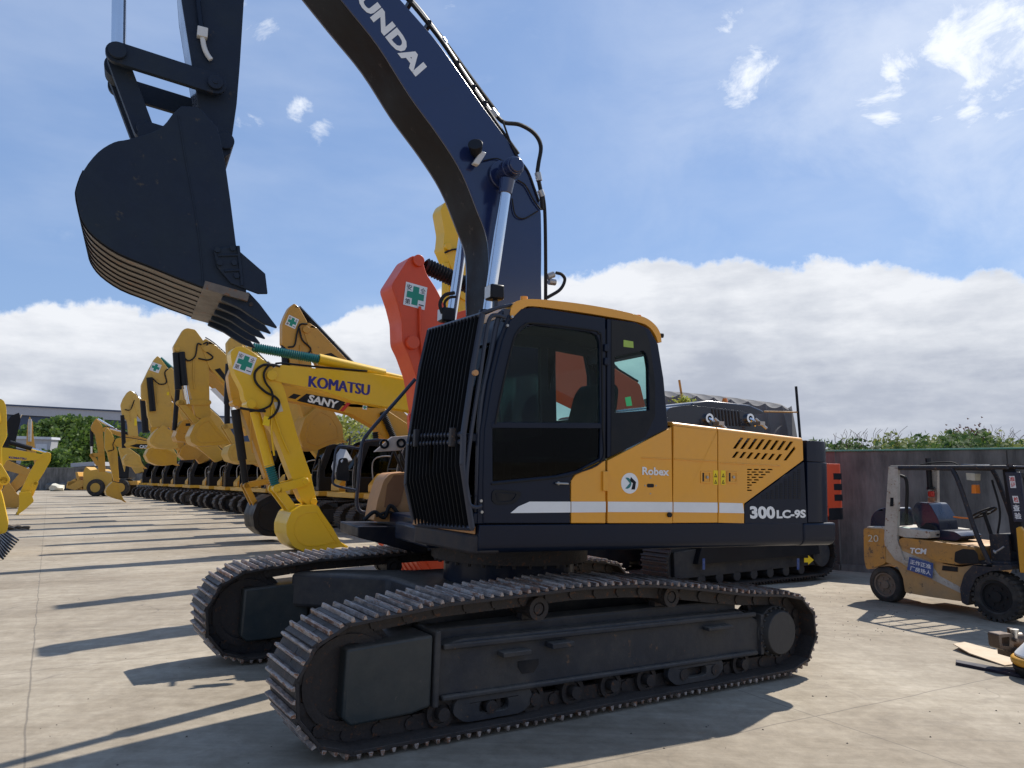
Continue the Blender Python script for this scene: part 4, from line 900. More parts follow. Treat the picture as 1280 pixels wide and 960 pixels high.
def house_parts(body, cwm, black=blackp, glassy=darkglass):
    parts = []
    m = MB(); m.box(-2.35, 1.65, -1.3, 1.3, 1.06, 1.24); parts.append((m.build('deck', body, None, bevel=.02), ()))
    m = MB(); m.prism(inset_round([(-2.15, 1.245), (-2.15, 2.0), (-.35, 2.05), (-.35, 1.245)], .06), .62, 1.3); parts.append((m.build('side_hood', body, None, bevel=.03), ()))
    m = MB(); m.prism(inset_round([(-2.1, 1.245), (-2.1, 2.35), (-1.0, 2.35), (-.9, 2.05), (-.9, 1.245)], .08), -1.0, .615); parts.append((m.build('engine_hood', body, None, bevel=.04), ()))
    m = MB(); m.prism(inset_round([(-.85, 1.245), (-.85, 1.95), (1.2, 1.85), (1.5, 1.5), (1.5, 1.245)], .06), -1.3, -.5); parts.append((m.build('tank', body, None, bevel=.03), ()))
    m = MB(); m.prismz(cw_plan(-2.155, 1.3, -2.85, .4), 1.0, 2.05); parts.append((m.build('counterweight', cwm, None, bevel=.06, seg=3), ()))
    # cab
    side = [(-.30, 1.245), (-.30, 2.75), (-.15, 2.92), (1.15, 2.95), (1.38, 2.85), (1.62, 2.0), (1.62, 1.245)]
    hole = [(.0, 1.75), (.0, 2.72), (1.15, 2.76), (1.42, 2.0), (1.42, 1.75)]
    m = MB()
    for y in (.42, 1.25): m.prism(side, y, y+.05, [hole])
    m.box(-.30, -.24, .47, 1.25, 1.245, 2.75); m.box(-.15, 1.20, .47, 1.25, 2.87, 2.93); m.box(-.3, 1.6, .47, 1.25, 1.245, 1.30)
    for y in (.44, 1.19): m.prism([(1.15, 2.88), (1.38, 2.80), (1.63, 2.0), (1.63, 1.245), (1.56, 1.245), (1.56, 2.0), (1.30, 2.8), (1.12, 2.84)], y, y+.08)
    m.box(1.55, 1.63, .50, 1.2, 1.95, 2.0)
    cab = m.build('cab', black, None, bevel=.015)
    m = MB(); m.prism(hole, .445, .45); m.prism(hole, 1.27, 1.275); m.prism([(1.20, 2.86), (1.37, 2.80), (1.61, 2.0), (1.61, 1.30), (1.60, 1.30), (1.60, 2.0), (1.36, 2.79), (1.19, 2.85)], .52, 1.19)
    gl = m.build('cab_glass', glassy, None, smooth=False)
    m = MB(); m.box(.1, .55, .65, 1.05, 1.3, 1.75); m.prism(inset_round([(.05, 1.7), (.25, 1.7), (.05, 2.4), (-.08, 2.4)], .04), .65, 1.05); se = m.build('seat', seatfab, None, bevel=.03)
    m = MB(); m.tube([(1.68, 1.25, 1.3), (1.70, 1.32, 2.0), (1.5, 1.32, 2.6)], .014); m.tube([(1.3, -1.3, 1.3), (1.3, -1.34, 2.3), (.4, -1.34, 2.35), (.4, -1.3, 1.9)], .02); rl = m.build('hand_rail', paint('rail grey', (.25, .25, .26), .4), None)
    m = MB(); m.box(1.66, 1.70, 1.36, 1.50, 2.1, 2.4); m.tube([(1.5, 1.3, 2.0), (1.68, 1.42, 2.1)], .012); mi = m.build('mirror', blackp, None)
    parts += [(cab, (gl, se)), (rl, ()), (mi, ())]
    return parts
def cp(o, parent):
    n = o.copy(); C.objects.link(n); n.parent = parent; n.matrix_parent_inverse = Matrix.Identity(4); return n
TRN = proto_parts('near'); TRF = proto_parts('far')
HOUSE = {'ochre': house_parts(catyel, blackp), 'bright': house_parts(komyel, blackp), 'orange': house_parts(orange, orange), 'gold': house_parts(sanyel, blackp)}
PROTO_ALL = list(TRN)+list(TRF)
for h_ in HOUSE.values():
    for p_, k_ in h_: PROTO_ALL += [p_, *k_]
def machine(label, c, al, tone, near=False, flip=False, group=ROWG, house_yaw=0):
    o = FV*al+AV*c
    P = pose(o.x, o.y, gz(o.x, o.y), PSI+(PI if flip else 0))
    t = thing('excavator', label, 'excavator', P, group)
    for p in (TRN if near else TRF): cp(p, t)
    for p, kids in HOUSE[tone]:
        q = cp(p, t)
        for k in kids: cp(k, q)
    return t, P
def attach(t, P, body, boom=None, arm=None, bucket=None, bw=.20, aw=.17, kw=.50, cyls=(), boots=(), hoses=(), links=(), bucketmat=None, rods=(), teeth=None, pins=()):
    out = {}
    if boom: m = MB(); m.prism(inset_round(tr(P, bw, boom), .05, 2), -bw, bw); out['boom'] = m.build('boom', body, t, bevel=.015)
    if arm: m = MB(); m.prism(inset_round(tr(P, aw, arm), .05, 2), -aw, aw); out['arm'] = m.build('arm', body, t, bevel=.015)
    if bucket:
        q = tr(P, kw, bucket); m = MB(); m.prism(inset_round(q, .06, 3), -kw, kw); out['bucket'] = m.build('bucket', bucketmat or body, t, bevel=.012)
        if teeth:
            a, b = on(P, kw, teeth[0]), on(P, kw, teeth[1])
            for j in range(4):
                y = kw-.08-(2*kw-.16)*j/3; m = MB(); m.cyl((a[0], y, a[1]), (b[0], y, b[1]), .07, .025, n=6); m.build('tooth', bucketmat or body, out['bucket'])
    for (a, b, y, r) in cyls:
        p, q = on(P, y, a), on(P, y, b); m = MB(); m.cyl((p[0], y, p[1]), (q[0], y, q[1]), r, n=14); m.build('cylinder', blackp, t)
    for (a, b, y, r, mt) in rods:
        p, q = on(P, y, a), on(P, y, b); m = MB(); m.cyl((p[0], y, p[1]), (q[0], y, q[1]), r, n=14); m.build('cylinder_rod', mt, t)
    for (a, b, y, r, mt) in boots:
        p, q = on(P, y, a), on(P, y, b); m = MB(); m.bellows((p[0], y, p[1]), (q[0], y, q[1]), r); m.build('cylinder_boot', mt, t, smooth=False)
    for (a, b, y, r) in links:
        p, q = on(P, y, a), on(P, y, b); m = MB(); bar2d(m, p, q, r, r, y-.08, y); bar2d(m, p, q, r, r, -y, -y+.08); m.cyl((p[0], -y, p[1]), (p[0], y+.02, p[1]), r*.7); m.cyl((q[0], -y, q[1]), (q[0], y+.02, q[1]), r*.7); m.build('link', body, t, bevel=.006)
    if hoses:
        m = MB()
        for (pts, y, r) in hoses: m.tube([Vector((p[0], y, p[1])) for p in tr(P, y, pts)], r, n=8, sub=4)
        m.build('hose', rubber, out.get('arm') or t)
    if arm and bucket:
        ap = tr(P, aw, arm); cx_ = sum(p[0] for p in ap)/len(ap); zs = [p[1] for p in ap]; zmid = (max(zs)+min(zs))/2
        m = MB(); xs_ = cx_; m.tube([(xs_, aw+.03, zmid+(max(zs)-zmid)*.35), (xs_-.02, aw+.04, zmid-.1), (xs_-.10, aw+.03, zmid-(zmid-min(zs))*.35)], .022, n=6, sub=3); m.build('arm_pipe', body, out['arm'])
        bkp = [Vector(p) for p in tr(P, kw, bucket)]; cb_ = sum(bkp, Vector((0, 0)))/len(bkp); q = [tuple(cb_+(p-cb_)*.72) for p in bkp]
        m = MB(); m.tube([(p[0], kw+.002, p[1]) for p in q+[q[0]]], .012, n=5, sub=0); m.build('bucket_weld', bucketmat or body, out['bucket'])
    if boom and arm and not boots and not rods:
        apx = min(arm, key=lambda p: p[1]); a_ = Vector(on(P, 0, (apx[0]+3, apx[1]+2))); b_ = Vector(tr(P, 0, boom)[3]); b_.y += .28; mid = a_.lerp(b_, .45)
        m = MB(); m.cyl((a_.x, 0, a_.y), (mid.x, 0, mid.y), .055, n=12); m.build('arm_rod', chrome, t); m = MB(); m.cyl((mid.x, 0, mid.y), (b_.x, 0, b_.y), .11, n=14); m.build('arm_cylinder', blackp, t)
    if bucket and not teeth:
        kp_ = [Vector(p) for p in tr(P, kw, bucket)]; tipk = min(kp_, key=lambda p: p.x+.15*p.y) ; ck = sum(kp_, Vector((0, 0)))/len(kp_); dk = (tipk-ck).normalized()
        for j in range(4):
            y = kw-.08-(2*kw-.16)*j/3; m = MB(); m.cyl((tipk.x-dk.x*.15, y, tipk.y-dk.y*.15), (tipk.x+dk.x*.16, y, tipk.y+dk.y*.16), .06, .02, n=6); m.build('tooth', catyel2, out['bucket'])
    if boom:
        bp_ = tr(P, bw, boom)[1:5]; m = MB(); m.tube([(p[0], bw-.06, p[1]+.05) for p in bp_], .025, n=6, sub=2); m.build('boom_pipe', blackp, out['boom'])
    for (p, y, r) in pins:
        q = on(P, y, p); m = MB(); m.cyl((q[0], -y, q[1]), (q[0], y+.03, q[1]), r, n=20); m.build('pin', body, t, bevel=.006)
    return out
def crossmark(P, y, px, sz, parent, rot=0.0, text=True, e=.004):
    """white square with a green cross and four small characters"""
    c = Vector(on(P, y, px)); u = Vector((math.cos(rot), math.sin(rot))); v = Vector((-u.y, u.x)); y = y+e
    def q(a, b): p = c-u*a*sz+v*b*sz; return (p.x, p.y)       # +a to picture right
    m = MB(); m.prism([q(-.5, -.5), q(.5, -.5), q(.5, .5), q(-.5, .5)], y, y+.003); w = m.build('safety_sticker', white, parent, smooth=False)
    m = MB(); k = .14; L_ = .40
    m.prism([q(-k, -L_), q(k, -L_), q(k, -k), q(L_, -k), q(L_, k), q(k, k), q(k, L_), q(-k, L_), q(-k, k), q(-L_, k), q(-L_, -k), q(-k, -k)], y+.0035, y+.005); m.build('green_cross', green, w, smooth=False)
    if text:
        m = MB()
        for ch, a, b in (('安', -.44, .18), ('全', .2, .18), ('第', -.44, -.44), ('一', .2, -.36)):
            h_ = .24 if ch != '一' else .05
            lettering(ch, q(a, b), q(a+.24, b), q(a, b+h_), y+.0035, None, None, .01, mb=m)
        m.build('sticker_characters', darkint, w, smooth=False)

# --- orange machine directly behind the main one
t, P = machine('orange red excavator directly behind the navy one, with ribbed bucket and black arm boot', 10.3, -10.7, 'orange', near=True)
oa = attach(t, P, orange, aw=.22, bw=.26, kw=.6,
    boom=[(556, 395), (600, 382), (680, 405), (735, 440), (800, 480), (812, 530), (790, 545), (740, 510), (680, 480), (600, 470), (556, 440)],
    arm=[(489, 357), (512, 321), (520, 319), (528, 324), (533, 342), (545, 360), (556, 382), (562, 420), (545, 470), (528, 520), (520, 470), (510, 442), (503, 428), (502, 400), (497, 380)],
    bucket=[(504, 663), (512, 655), (560, 655), (600, 690), (640, 740), (560, 748), (545, 735), (525, 705)],
    boots=[((531, 332), (596, 362), 0, .13, rubber)], cyls=[((596, 362), (660, 385), 0, .10)],
    pins=[((523, 326), .24, .09), ((516, 428), .26, .10)], links=[((530, 520), (540, 660), .2, .09)])
m = MB(); a, b = on(P, .0, (516, 430)), on(P, .0, (535, 520)); m.cyl((a[0], 0, a[1]), (b[0], 0, b[1]), .13, n=20); m.build('arm_cylinder', orange, t)
m = MB()
for k in range(7):
    y = -.55+k*.18; a = tr(P, .6, [(508, 667), (528, 708), (547, 737)]); m.tube([(p[0]+.01, y, p[1]) for p in a], .015, n=6)
m.build('bucket_ribs', orange, oa['bucket'])
crossmark(P, .22, (519, 370), .35, oa['arm'], .12)
for k_ in range(3):
    m = MB(); z_ = 1.35+k_*.2; m.box(-2.60, -2.35, 1.2, 1.303, z_, z_+.12); m.build('tail_opening', darkint, t)
m = MB(); m.prismz(cw_plan(-2.155, 1.305, -2.86, .4), 1.0, 1.22); m.build('tail_base', blackp, t, bevel=.03)
# track side guard of that machine with yellow arrow and blue stickers
m = MB(); m.prism([(1.5, .42), (1.35, .78), (-1.55, .80), (-1.62, .42)], 1.2, 1.46); gd_ = m.build('track_side_guard', blackp, t, bevel=.01)
q = tr(P, 1.46, [(1005, 697.5), (1010, 697.5), (1010, 694), (1017, 700), (1010, 706), (1010, 703), (1005, 703)]); m = MB(); m.prism(q, 1.461, 1.465); m.build('arrow_sticker', cautionyel, gd_, smooth=False)
for x in (880, 998):
    q = tr(P, 1.46, [(x-2, 698), (x+1, 698), (x+1, 712), (x-2, 712)]); m = MB(); m.prism(q, 1.461, 1.465); m.build('blue_sticker', bluesticker, gd_, smooth=False)

# --- tall yellow
t, P = machine('yellow excavator whose upright arm rises behind the navy boom', 14.0, -10.9, 'bright', near=False)
attach(t, P, komyel, aw=.2, bw=.24, arm=[(551, 262), (556, 252), (566, 256), (576, 275), (590, 320), (598, 400), (596, 470), (584, 520), (575, 470), (572, 350), (562, 330), (554, 310), (556, 290)],
    boom=[(575, 330), (600, 330), (660, 380), (740, 430), (790, 480), (810, 520), (790, 545), (740, 500), (680, 440), (610, 390), (575, 372)],
    rods=[((558, 330), (556, 440), .1, .09, komyel)], pins=[((560, 308), .24, .08)], hoses=[([(556, 316), (566, 312), (580, 311)], .25, .02)],
    bucket=[(540, 560), (590, 560), (590, 640), (540, 620)])

# --- bright yellow with dark blue lettering
t, P = machine('bright yellow excavator with blue lettering on its low boom, bucket on the ground', 18.25, -10.9, 'bright', near=True)
ka = attach(t, P, komyel, aw=.19, bw=.22, kw=.5,
    boom=[(334, 466), (345, 458), (352, 456), (400, 461), (460, 466), (517, 478), (560, 500), (640, 560), (640, 600), (560, 545), (516, 514), (480, 508), (440, 501), (400, 487), (352, 478), (338, 474)],
    arm=[(288, 440), (294, 434), (304, 433), (318, 441), (345, 462), (356, 488), (372, 545), (388, 592), (396, 626), (396, 632), (388, 634), (377, 625), (362, 590), (345, 545), (328, 512), (312, 507), (306, 500), (303, 485), (294, 468), (290, 455)],
    bucket=[(378, 632), (397, 631), (402, 640), (416, 660), (426, 678), (433, 684), (424, 684), (400, 689), (380, 690), (366, 683), (358, 668), (358, 655), (364, 640)],
    links=[((347, 611), (382, 602), .24, .10), ((349, 613), (372, 644), .22, .10)], teeth=((424, 680), (436, 684)),
    rods=[((316, 505), (337, 583), .0, .115, komyel)], boots=[((336, 580), (344, 606), .0, .12, teal), ((316, 434), (398, 449), .0, .12, teal)],
    hoses=[([(345, 457), (330, 456), (319, 465), (320, 478), (332, 490), (344, 496), (349, 504), (344, 517), (335, 524)], .24, .03), ([(350, 458), (338, 456), (330, 466), (332, 478), (340, 490), (339, 505), (327, 512), (312, 514)], .24, .026), ([(300, 510), (318, 513), (332, 514)], .25, .03)],
    pins=[((314, 505), .22, .11), ((340, 469), .24, .12), ((382, 602), .22, .08), ((392, 627), .22, .08)])
m = MB(); a, b = on(P, 0, (398, 449)), on(P, 0, (480, 468)); m.cyl((a[0], 0, a[1]), (b[0], 0, b[1]), .14, n=20); c2 = on(P, 0, (516, 476)); m.cyl((b[0], 0, b[1]), (c2[0], 0, c2[1]), .08, n=14); m.build('arm_cylinder', komyel, t)
ltrace('KOMATSU', P, .22, (385, 483.5), (462, 494.5), (386, 469.5), bluetxt, ka['boom'], .0, fat=.022)
crossmark(P, .19, (306, 454), .43, ka['arm'], .30)
m = MB(); m.tube([Vector((p[0], .15, p[1])) for p in tr(P, .15, [(350, 457), (400, 462), (460, 467), (505, 474)])], .02); m.build('boom_pipe', komyel, ka['boom'])
m = MB(); m.tube([Vector((p[0], .22, p[1])) for p in tr(P, .22, [(340, 510), (352, 545), (362, 567)])], .018, sub=2); m.build('arm_pipe', komyel, ka['arm'])
m = MB(); m.prism(tr(P, .19, [(342, 503), (350, 502), (354, 514), (346, 516)]), .192, .197); m.build('sticker', cream, ka['arm'], smooth=False)
m = MB(); m.prism(tr(P, .22, [(330, 520), (337, 522), (336, 533), (328, 531)]), .21, .26); m.build('bracket', cautionyel, ka['arm'])

# --- golden, with black logo panel, black bucket
t, P = machine('golden excavator with black and red logo panel on its boom and a black bucket', 21.7, -10.9, 'gold', near=True)
sa = attach(t, P, sanyel, aw=.17, bw=.21, kw=.5,
    boom=[(300, 470), (340, 476), (380, 485), (430, 500), (480, 510), (510, 530), (516, 560), (490, 560), (470, 535), (440, 518), (400, 508), (350, 499), (310, 493)],
    arm=[(285, 470), (290, 458), (300, 460), (312, 475), (325, 520), (338, 575), (348, 618), (340, 618), (330, 590), (314, 545), (302, 512), (290, 500), (287, 485)],
    bucket=[(322, 628), (340, 618), (352, 622), (362, 640), (364, 666), (352, 671), (330, 670), (318, 660), (316, 645)], bucketmat=blackp,
    cyls=[((294, 512), (303, 575), .0, .12), ((303, 575), (307, 605), .0, .09)], links=[((308, 607), (335, 602), .2, .07), ((308, 607), (322, 635), .2, .07)],
    pins=[((295, 503), .20, .10)])
m = MB(); m.bellows(*[(lambda q: (q[0], .3, q[1]))(on(P, .3, p)) for p in ((478, 515), (492, 547))], .11); m.build('cylinder_boot', rubber, t)
m = MB(); m.bellows(*[(lambda q: (q[0], .3, q[1]))(on(P, .3, p)) for p in ((469, 540), (470, 552))], .10); m.build('cylinder_boot', rubber, t)
def quad(P, y, pts, e=.003, th=.003):
    m = MB(); m.prism(tr(P, y, pts), y+e, y+e+th); return m
quad(P, .21, [(383, 492), (433, 501), (423, 513), (371, 501)]).build('logo_panel', darkint, sa['boom'], smooth=False)
quad(P, .21, [(360, 497), (367, 492), (376, 494), (369, 499)]).build('logo_panel', darkint, sa['boom'], smooth=False)
ltrace('SANY', P, .21, (384, 502.5), (421, 511), (387, 493), white, sa['boom'], .04, .008)
quad(P, .21, [(435, 501.5), (440, 502.3), (429, 514.5), (424.5, 513.5)]).build('red_bar', redtxt, sa['boom'], smooth=False)
crossmark(P, .21, (456, 509), .14, sa['boom'], .1, False)

# --- generic ochre row, traced fronts
OCH = [catyel, paint('deep ochre paint', (.54, .27, .028), .42, coat=.15, dirt=.3, dirtcol=(.33, .19, .08), scale=1.6, var=.1, spots=.02), paint('sun bleached ochre paint', (.64, .39, .075), .48, dirt=.45, dirtcol=(.42, .28, .12), scale=1.3, var=.12, spots=.03)]
def ochre(c, label, near=False, tone='ochre', **k):
    t, P = machine(label, c, -10.9, tone, near=near); OCH.append(OCH.pop(0)); return t, P, attach(t, P, OCH[0], **k)
HOUSE_M = {'ochre': catyel, 'gold': sanyel, 'bright': komyel}
t, P, o = ochre(25.1, 'ochre excavator with green cross on its high arm, boom sloping behind the bright yellow one', True,
    arm=[(357, 394), (362, 384), (368, 379), (374, 384), (384, 402), (390, 420), (389, 450), (392, 480), (396, 530), (392, 540), (383, 536), (366, 470), (360, 437), (353, 430), (353, 405)],
    boom=[(378, 408), (386, 403), (396, 410), (440, 456), (470, 480), (510, 520), (530, 560), (500, 560), (440, 500), (400, 460), (384, 428)],
    bucket=[(381, 523), (400, 505), (418, 515), (428, 532), (430, 551), (412, 556), (394, 564), (378, 558), (374, 545)],
    boots=[((372, 385), (415, 430), 0, .13, rubber)], cyls=[((415, 430), (440, 456), 0, .13), ((356, 431), (357, 470), 0, .12)],
    hoses=[([(384, 405), (375, 406), (371, 418), (368, 432), (360, 434)], .22, .03), ([(374, 410), (378, 425), (388, 435), (386, 441), (378, 442)], .22, .03)], pins=[((383, 412), .22, .12)])
crossmark(P, .17, (365, 402.5), .36, o['arm'], .35)
quad(P, .2, [(404, 443), (414, 441), (427, 450), (420, 452)]).build('logo_panel', darkint, o['boom'], smooth=False)
t, P, o = ochre(28.6, 'ochre excavator half hidden behind the golden one, with a pale curved bucket', True,
    arm=[(284, 428), (290, 420), (300, 425), (312, 450), (318, 500), (318, 540), (308, 545), (298, 500), (286, 460)],
    boom=[(300, 436), (312, 432), (340, 460), (380, 500), (420, 550), (425, 575), (400, 575), (350, 510), (310, 465)],
    bucket=[(287, 558), (300, 552), (320, 552), (328, 562), (327, 580), (302, 580), (288, 576), (284, 567)],
    cyls=[((286, 455), (284, 505), .0, .12), ((284, 505), (284, 530), .0, .10)], links=[((282, 533), (312, 530), .2, .09), ((282, 533), (296, 556), .2, .09)])
t, P, o = ochre(32.0, 'ochre excavator with the tallest peaked arm, twin black cylinders and curled bucket', True,
    arm=[(218, 440), (217, 433), (222, 424), (229, 412), (234, 410), (244, 412), (253, 424), (259, 436), (261, 452), (262, 500), (264, 520), (254, 524), (245, 521), (240, 500), (231, 460), (226, 442)],
    boom=[(250, 430), (257, 423), (268, 430), (290, 450), (330, 486), (380, 530), (392, 575), (370, 575), (330, 528), (286, 486), (262, 460)],
    bucket=[(237, 545), (243, 532), (252, 523), (262, 520), (272, 534), (282, 546), (293, 554), (270, 557), (247, 557.5), (239, 553)],
    cyls=[((220, 441), (223, 487), .12, .13), ((227, 440), (231, 482), .2, .12)], rods=[((231, 482), (235, 505), .2, .08, chrome)], links=[((225, 503), (261, 503), .2, .10), ((226, 503), (246, 528), .2, .10)], 
    hoses=[([(252, 431), (247, 430), (244, 445), (236, 451), (229, 446)], .22, .03), ([(254, 430), (260, 428), (257, 438), (266, 446), (260, 450), (248, 448)], .22, .03)], pins=[((222, 436), .2, .1), ((258, 436), .22, .13)])
quad(P, .2, [(268, 462), (275, 460), (288, 478), (284, 480)]).build('logo_panel', darkint, o['boom'], smooth=False)
quad(P, .2, [(262, 486), (269, 485), (291, 508), (290, 514)]).build('logo_panel', white, o['boom'], smooth=False)
t, P, o = ochre(35.6, 'ochre excavator behind the tallest arm, bucket held below it', False,
    arm=[(229, 440), (238, 432), (248, 440), (252, 470), (246, 530), (236, 530), (228, 480)],
    boom=[(240, 440), (250, 436), (280, 462), (320, 500), (362, 560), (345, 575), (300, 512), (250, 470)],
    bucket=[(219, 546), (222, 536), (229, 525), (243, 524), (250, 536), (246, 552), (228, 552), (221, 551)], cyls=[((222, 487), (218, 538), 0, .1)])
quad(P, .5, [(232, 529), (238, 529), (238, 532.5), (232, 532.5)]).build('sticker', darkint, o['bucket'], smooth=False)
t, P, o = ochre(39.6, 'ochre excavator with green cross low on its peaked arm, tall black cylinder in front', False,
    arm=[(176.8, 481), (185.6, 462.5), (193, 449), (197, 444.7), (201, 448.4), (210, 460.6), (213, 477.5), (214.7, 502), (214.7, 534), (190, 534), (184.7, 519), (182.8, 500), (177, 500)],
    boom=[(206, 464), (214, 459), (222, 468), (240, 490), (275, 522), (310, 570), (296, 575), (262, 545), (231, 528), (213, 492)],
    bucket=[(187, 549), (193, 540), (204.4, 531), (213, 538), (219.4, 545), (223, 560), (210, 561), (197, 560), (188.4, 555)],
    cyls=[((187, 472), (191, 514), .2, .14)], boots=[((200, 448), (216, 462), .0, .12, teal)], hoses=[([(190, 472), (199, 480), (208, 478), (206, 466), (210, 461)], .2, .03)])
crossmark(P, .17, (194.5, 459.5), .42, o['arm'], .3, False)
quad(P, .17, [(208.5, 490), (211.5, 490), (211.5, 494), (208.5, 494)]).build('sticker', cautionyel, o['arm'], smooth=False)
t, P, o = ochre(43.4, 'ochre excavator with the lowest of the stacked round buckets', False,
    arm=[(186, 500), (194, 492), (202, 500), (208, 550), (200, 560), (190, 550)],
    boom=[(196, 500), (206, 496), (240, 520), (285, 572), (270, 578), (230, 545)],
    bucket=[(182, 569), (185.6, 561), (197, 557), (210, 562), (221, 568), (221, 580), (208, 582), (197, 581.5), (186, 577)], cyls=[((179, 500), (182, 541), .1, .16)])
t, P, o = ochre(47.4, 'ochre excavator in the far half of the row, its bucket below the tallest arm', False,
    boom=[(215, 520), (226, 516), (250, 545), (262, 575), (250, 580), (228, 550)], arm=[(208, 520), (216, 514), (224, 524), (232, 565), (224, 570)],
    bucket=[(224, 569), (227, 560), (233, 555), (246, 560), (255, 566), (247, 574), (231, 575)])
t, P, o = ochre(53.0, 'ochre excavator with plain rounded arm beside the dark shed wall', False,
    arm=[(151, 506), (154, 498), (159, 490.5), (163, 488), (168, 491.5), (173, 503), (171, 524), (173, 545), (161, 545), (159, 526), (153, 519)],
    boom=[(165, 496), (169, 491.5), (179, 505.6), (196, 525), (222, 570), (214, 575), (190, 540), (172, 519)],
    bucket=[(153.7, 575), (158.4, 568), (167, 566), (174, 570), (177, 578), (181, 584), (167, 584), (156, 581)], cyls=[((153, 519), (155, 560), .1, .12)], links=[((157, 556), (169, 552), .2, .12)],
    hoses=[([(168, 500), (163, 512), (156, 512)], .2, .03)])
quad(P, .17, [(168, 523), (171, 523), (171, 532), (168, 532)]).build('sticker', cautionyel, o['arm'], smooth=False)
t, P, o = ochre(58.5, 'low boomed ochre excavator with dark swoosh logo and bucket resting on the concrete', False,
    boom=[(141, 553), (144, 549), (150, 547), (168, 549), (186, 552.5), (205, 562), (215, 580), (200, 580), (185, 561), (165, 560), (146, 558)],
    arm=[(131, 540), (134, 534), (139, 540), (143, 548), (144, 556), (147, 564), (148, 585), (149, 603), (142, 601), (139, 587), (134, 566), (131, 560)],
    bucket=[(132, 614), (134, 609), (141, 602), (149, 604), (151, 617), (155.5, 626), (148, 624.5), (140, 622), (133, 619)], hoses=[([(144, 549), (141, 556), (142, 562), (135, 564)], .2, .03)])
m = quad(P, .2, [(162, 557.5), (170, 555), (184, 555), (183, 560.5), (175, 560)]); m.build('logo_panel', darkint, o['boom'], smooth=False)
ltrace('CAT', P, .2, (174, 560), (183.5, 561), (175, 556), white, o['boom'], .04, .008)
t, P, o = ochre(63.5, 'far ochre excavator with silver arm rod and arm folded straight down', False,
    arm=[(113.7, 533), (117, 527), (120.5, 522.5), (128, 532.5), (129, 545), (131, 570), (132, 590), (123, 590), (122.5, 562.5), (118.7, 543), (114, 538)],
    boom=[(126, 536), (131, 533.5), (145, 536), (160, 542), (185, 549), (205, 560), (200, 568), (170, 552), (141, 542), (130, 540)],
    rods=[((122, 524), (146, 538), 0, .10, chrome), ((114.5, 558), (114.5, 568), .0, .07, chrome)], cyls=[((114.5, 537), (114.8, 558), .0, .12), ((146, 538), (152, 541), 0, .16)], links=[((115, 569), (127, 568), .2, .14), ((115, 569), (122, 580), .2, .12)])
for c, lab in ((69., 'second from far end of the ochre row, mostly hidden by its neighbours'), (74.5, 'ochre excavator at the very far end of the right hand row')):
    t, P, o = ochre(c, lab, False, boom=[(150, 560), (156, 556), (175, 570), (180, 590), (170, 592)], arm=[(148, 560), (152, 556), (158, 575), (156, 590)])
# dark bucket group under the boom (yellow bucket in front of the far shed)
# ================================================================== LEFT ROW
LG = 'excavators along the left edge'
t, P = machine('yellow excavator at the left edge whose dark toothed bucket rests on the concrete', 21.5, 7.2, 'bright', near=False, flip=True, group=LG)
P2 = P
attach(t, P, komyel, aw=.2, bw=.24, kw=.6, arm=[(-14, 500), (0, 500), (5, 502), (8, 510), (9, 546), (2, 560), (4, 610), (-14, 630), (-22, 560)],
    boom=[(-60, 540), (-20, 505), (0, 512), (2, 530), (-20, 545), (-60, 600)], links=[((-4, 585), (5, 600), .3, .12)],
    bucket=[(-20, 610), (0, 608), (4, 620), (11, 652), (9, 662), (0, 664), (-25, 665)])
P3 = P
inv = mat_of(P3).inverted()
for k in range(9):
    a, b = gpt((-14, 667+3.6*k)), gpt((23-2.4*k, 676.5+3.0*k)); a.z += .34; b.z += .03; m = MB(); m.cyl(inv@a, inv@b, .085, .02, n=6); m.build('rake_tooth', blackp, t)
m = MB(); a, b = gpt((-14, 664)), gpt((-12, 700)); a.z += .36; b.z += .36; m.cyl(inv@a, inv@b, .16, n=10); m.build('rake_beam', blackp, t)
t, P = machine('bright yellow excavator on the left with dark lettering along its boom', 43.0, 7.0, 'bright', near=False, flip=True, group=LG)
o = attach(t, P, komyel, aw=.18, bw=.22, kw=.5, boom=[(-30, 600), (-20, 560), (0, 559.5), (11.5, 560.6), (34, 565), (52.7, 568), (50, 575), (32, 576), (9, 575), (0, 590), (-20, 610)],
    arm=[(50, 568), (59, 565), (63.5, 567), (63, 576), (54, 592), (42, 610), (36.7, 618), (25, 615), (36, 592), (44, 578)],
    bucket=[(23.5, 615), (38, 614), (42, 626), (31, 636), (20, 644), (24, 631)], links=[((44, 604), (38, 618), .2, .12)], hoses=[([(54, 571), (46, 580), (42, 586)], .2, .03)])
ltrace('KOMATSU', P, -.22, (11, 573), (33, 575), (11, 570.3), bluetxt, o['boom'], .05, -.006)
t, P = machine('ochre excavator behind the bright yellow one on the left, boom angled down', 52.0, 8.0, 'ochre', near=False, flip=True, group=LG)
attach(t, P, catyel2, boom=[(-10, 570), (9, 575), (25, 582), (40, 588), (42, 594), (30, 594), (0, 586)], arm=[(30, 585), (40, 588), (34, 602), (10, 622), (0, 620)], bucket=[(0, 618), (10, 600), (22, 618), (36, 622), (22, 634), (0, 634)], cyls=[((14, 616), (30, 600), .3, .2)])
t, P = machine('dark grey excavator bucket and arm raised high at the far left', 62.0, 10.0, 'ochre', near=False, flip=True, group=LG)
attach(t, P, blackp, arm=[(8, 528), (14, 520), (24, 516), (26, 525), (20, 550), (12, 558)], boom=[(-10, 560), (8, 545), (14, 552), (0, 575)])
t, P = machine('yellow excavator parked with upright narrow arm before the small white shed', 85.0, 6.5, 'bright', near=False, flip=False, group=LG)
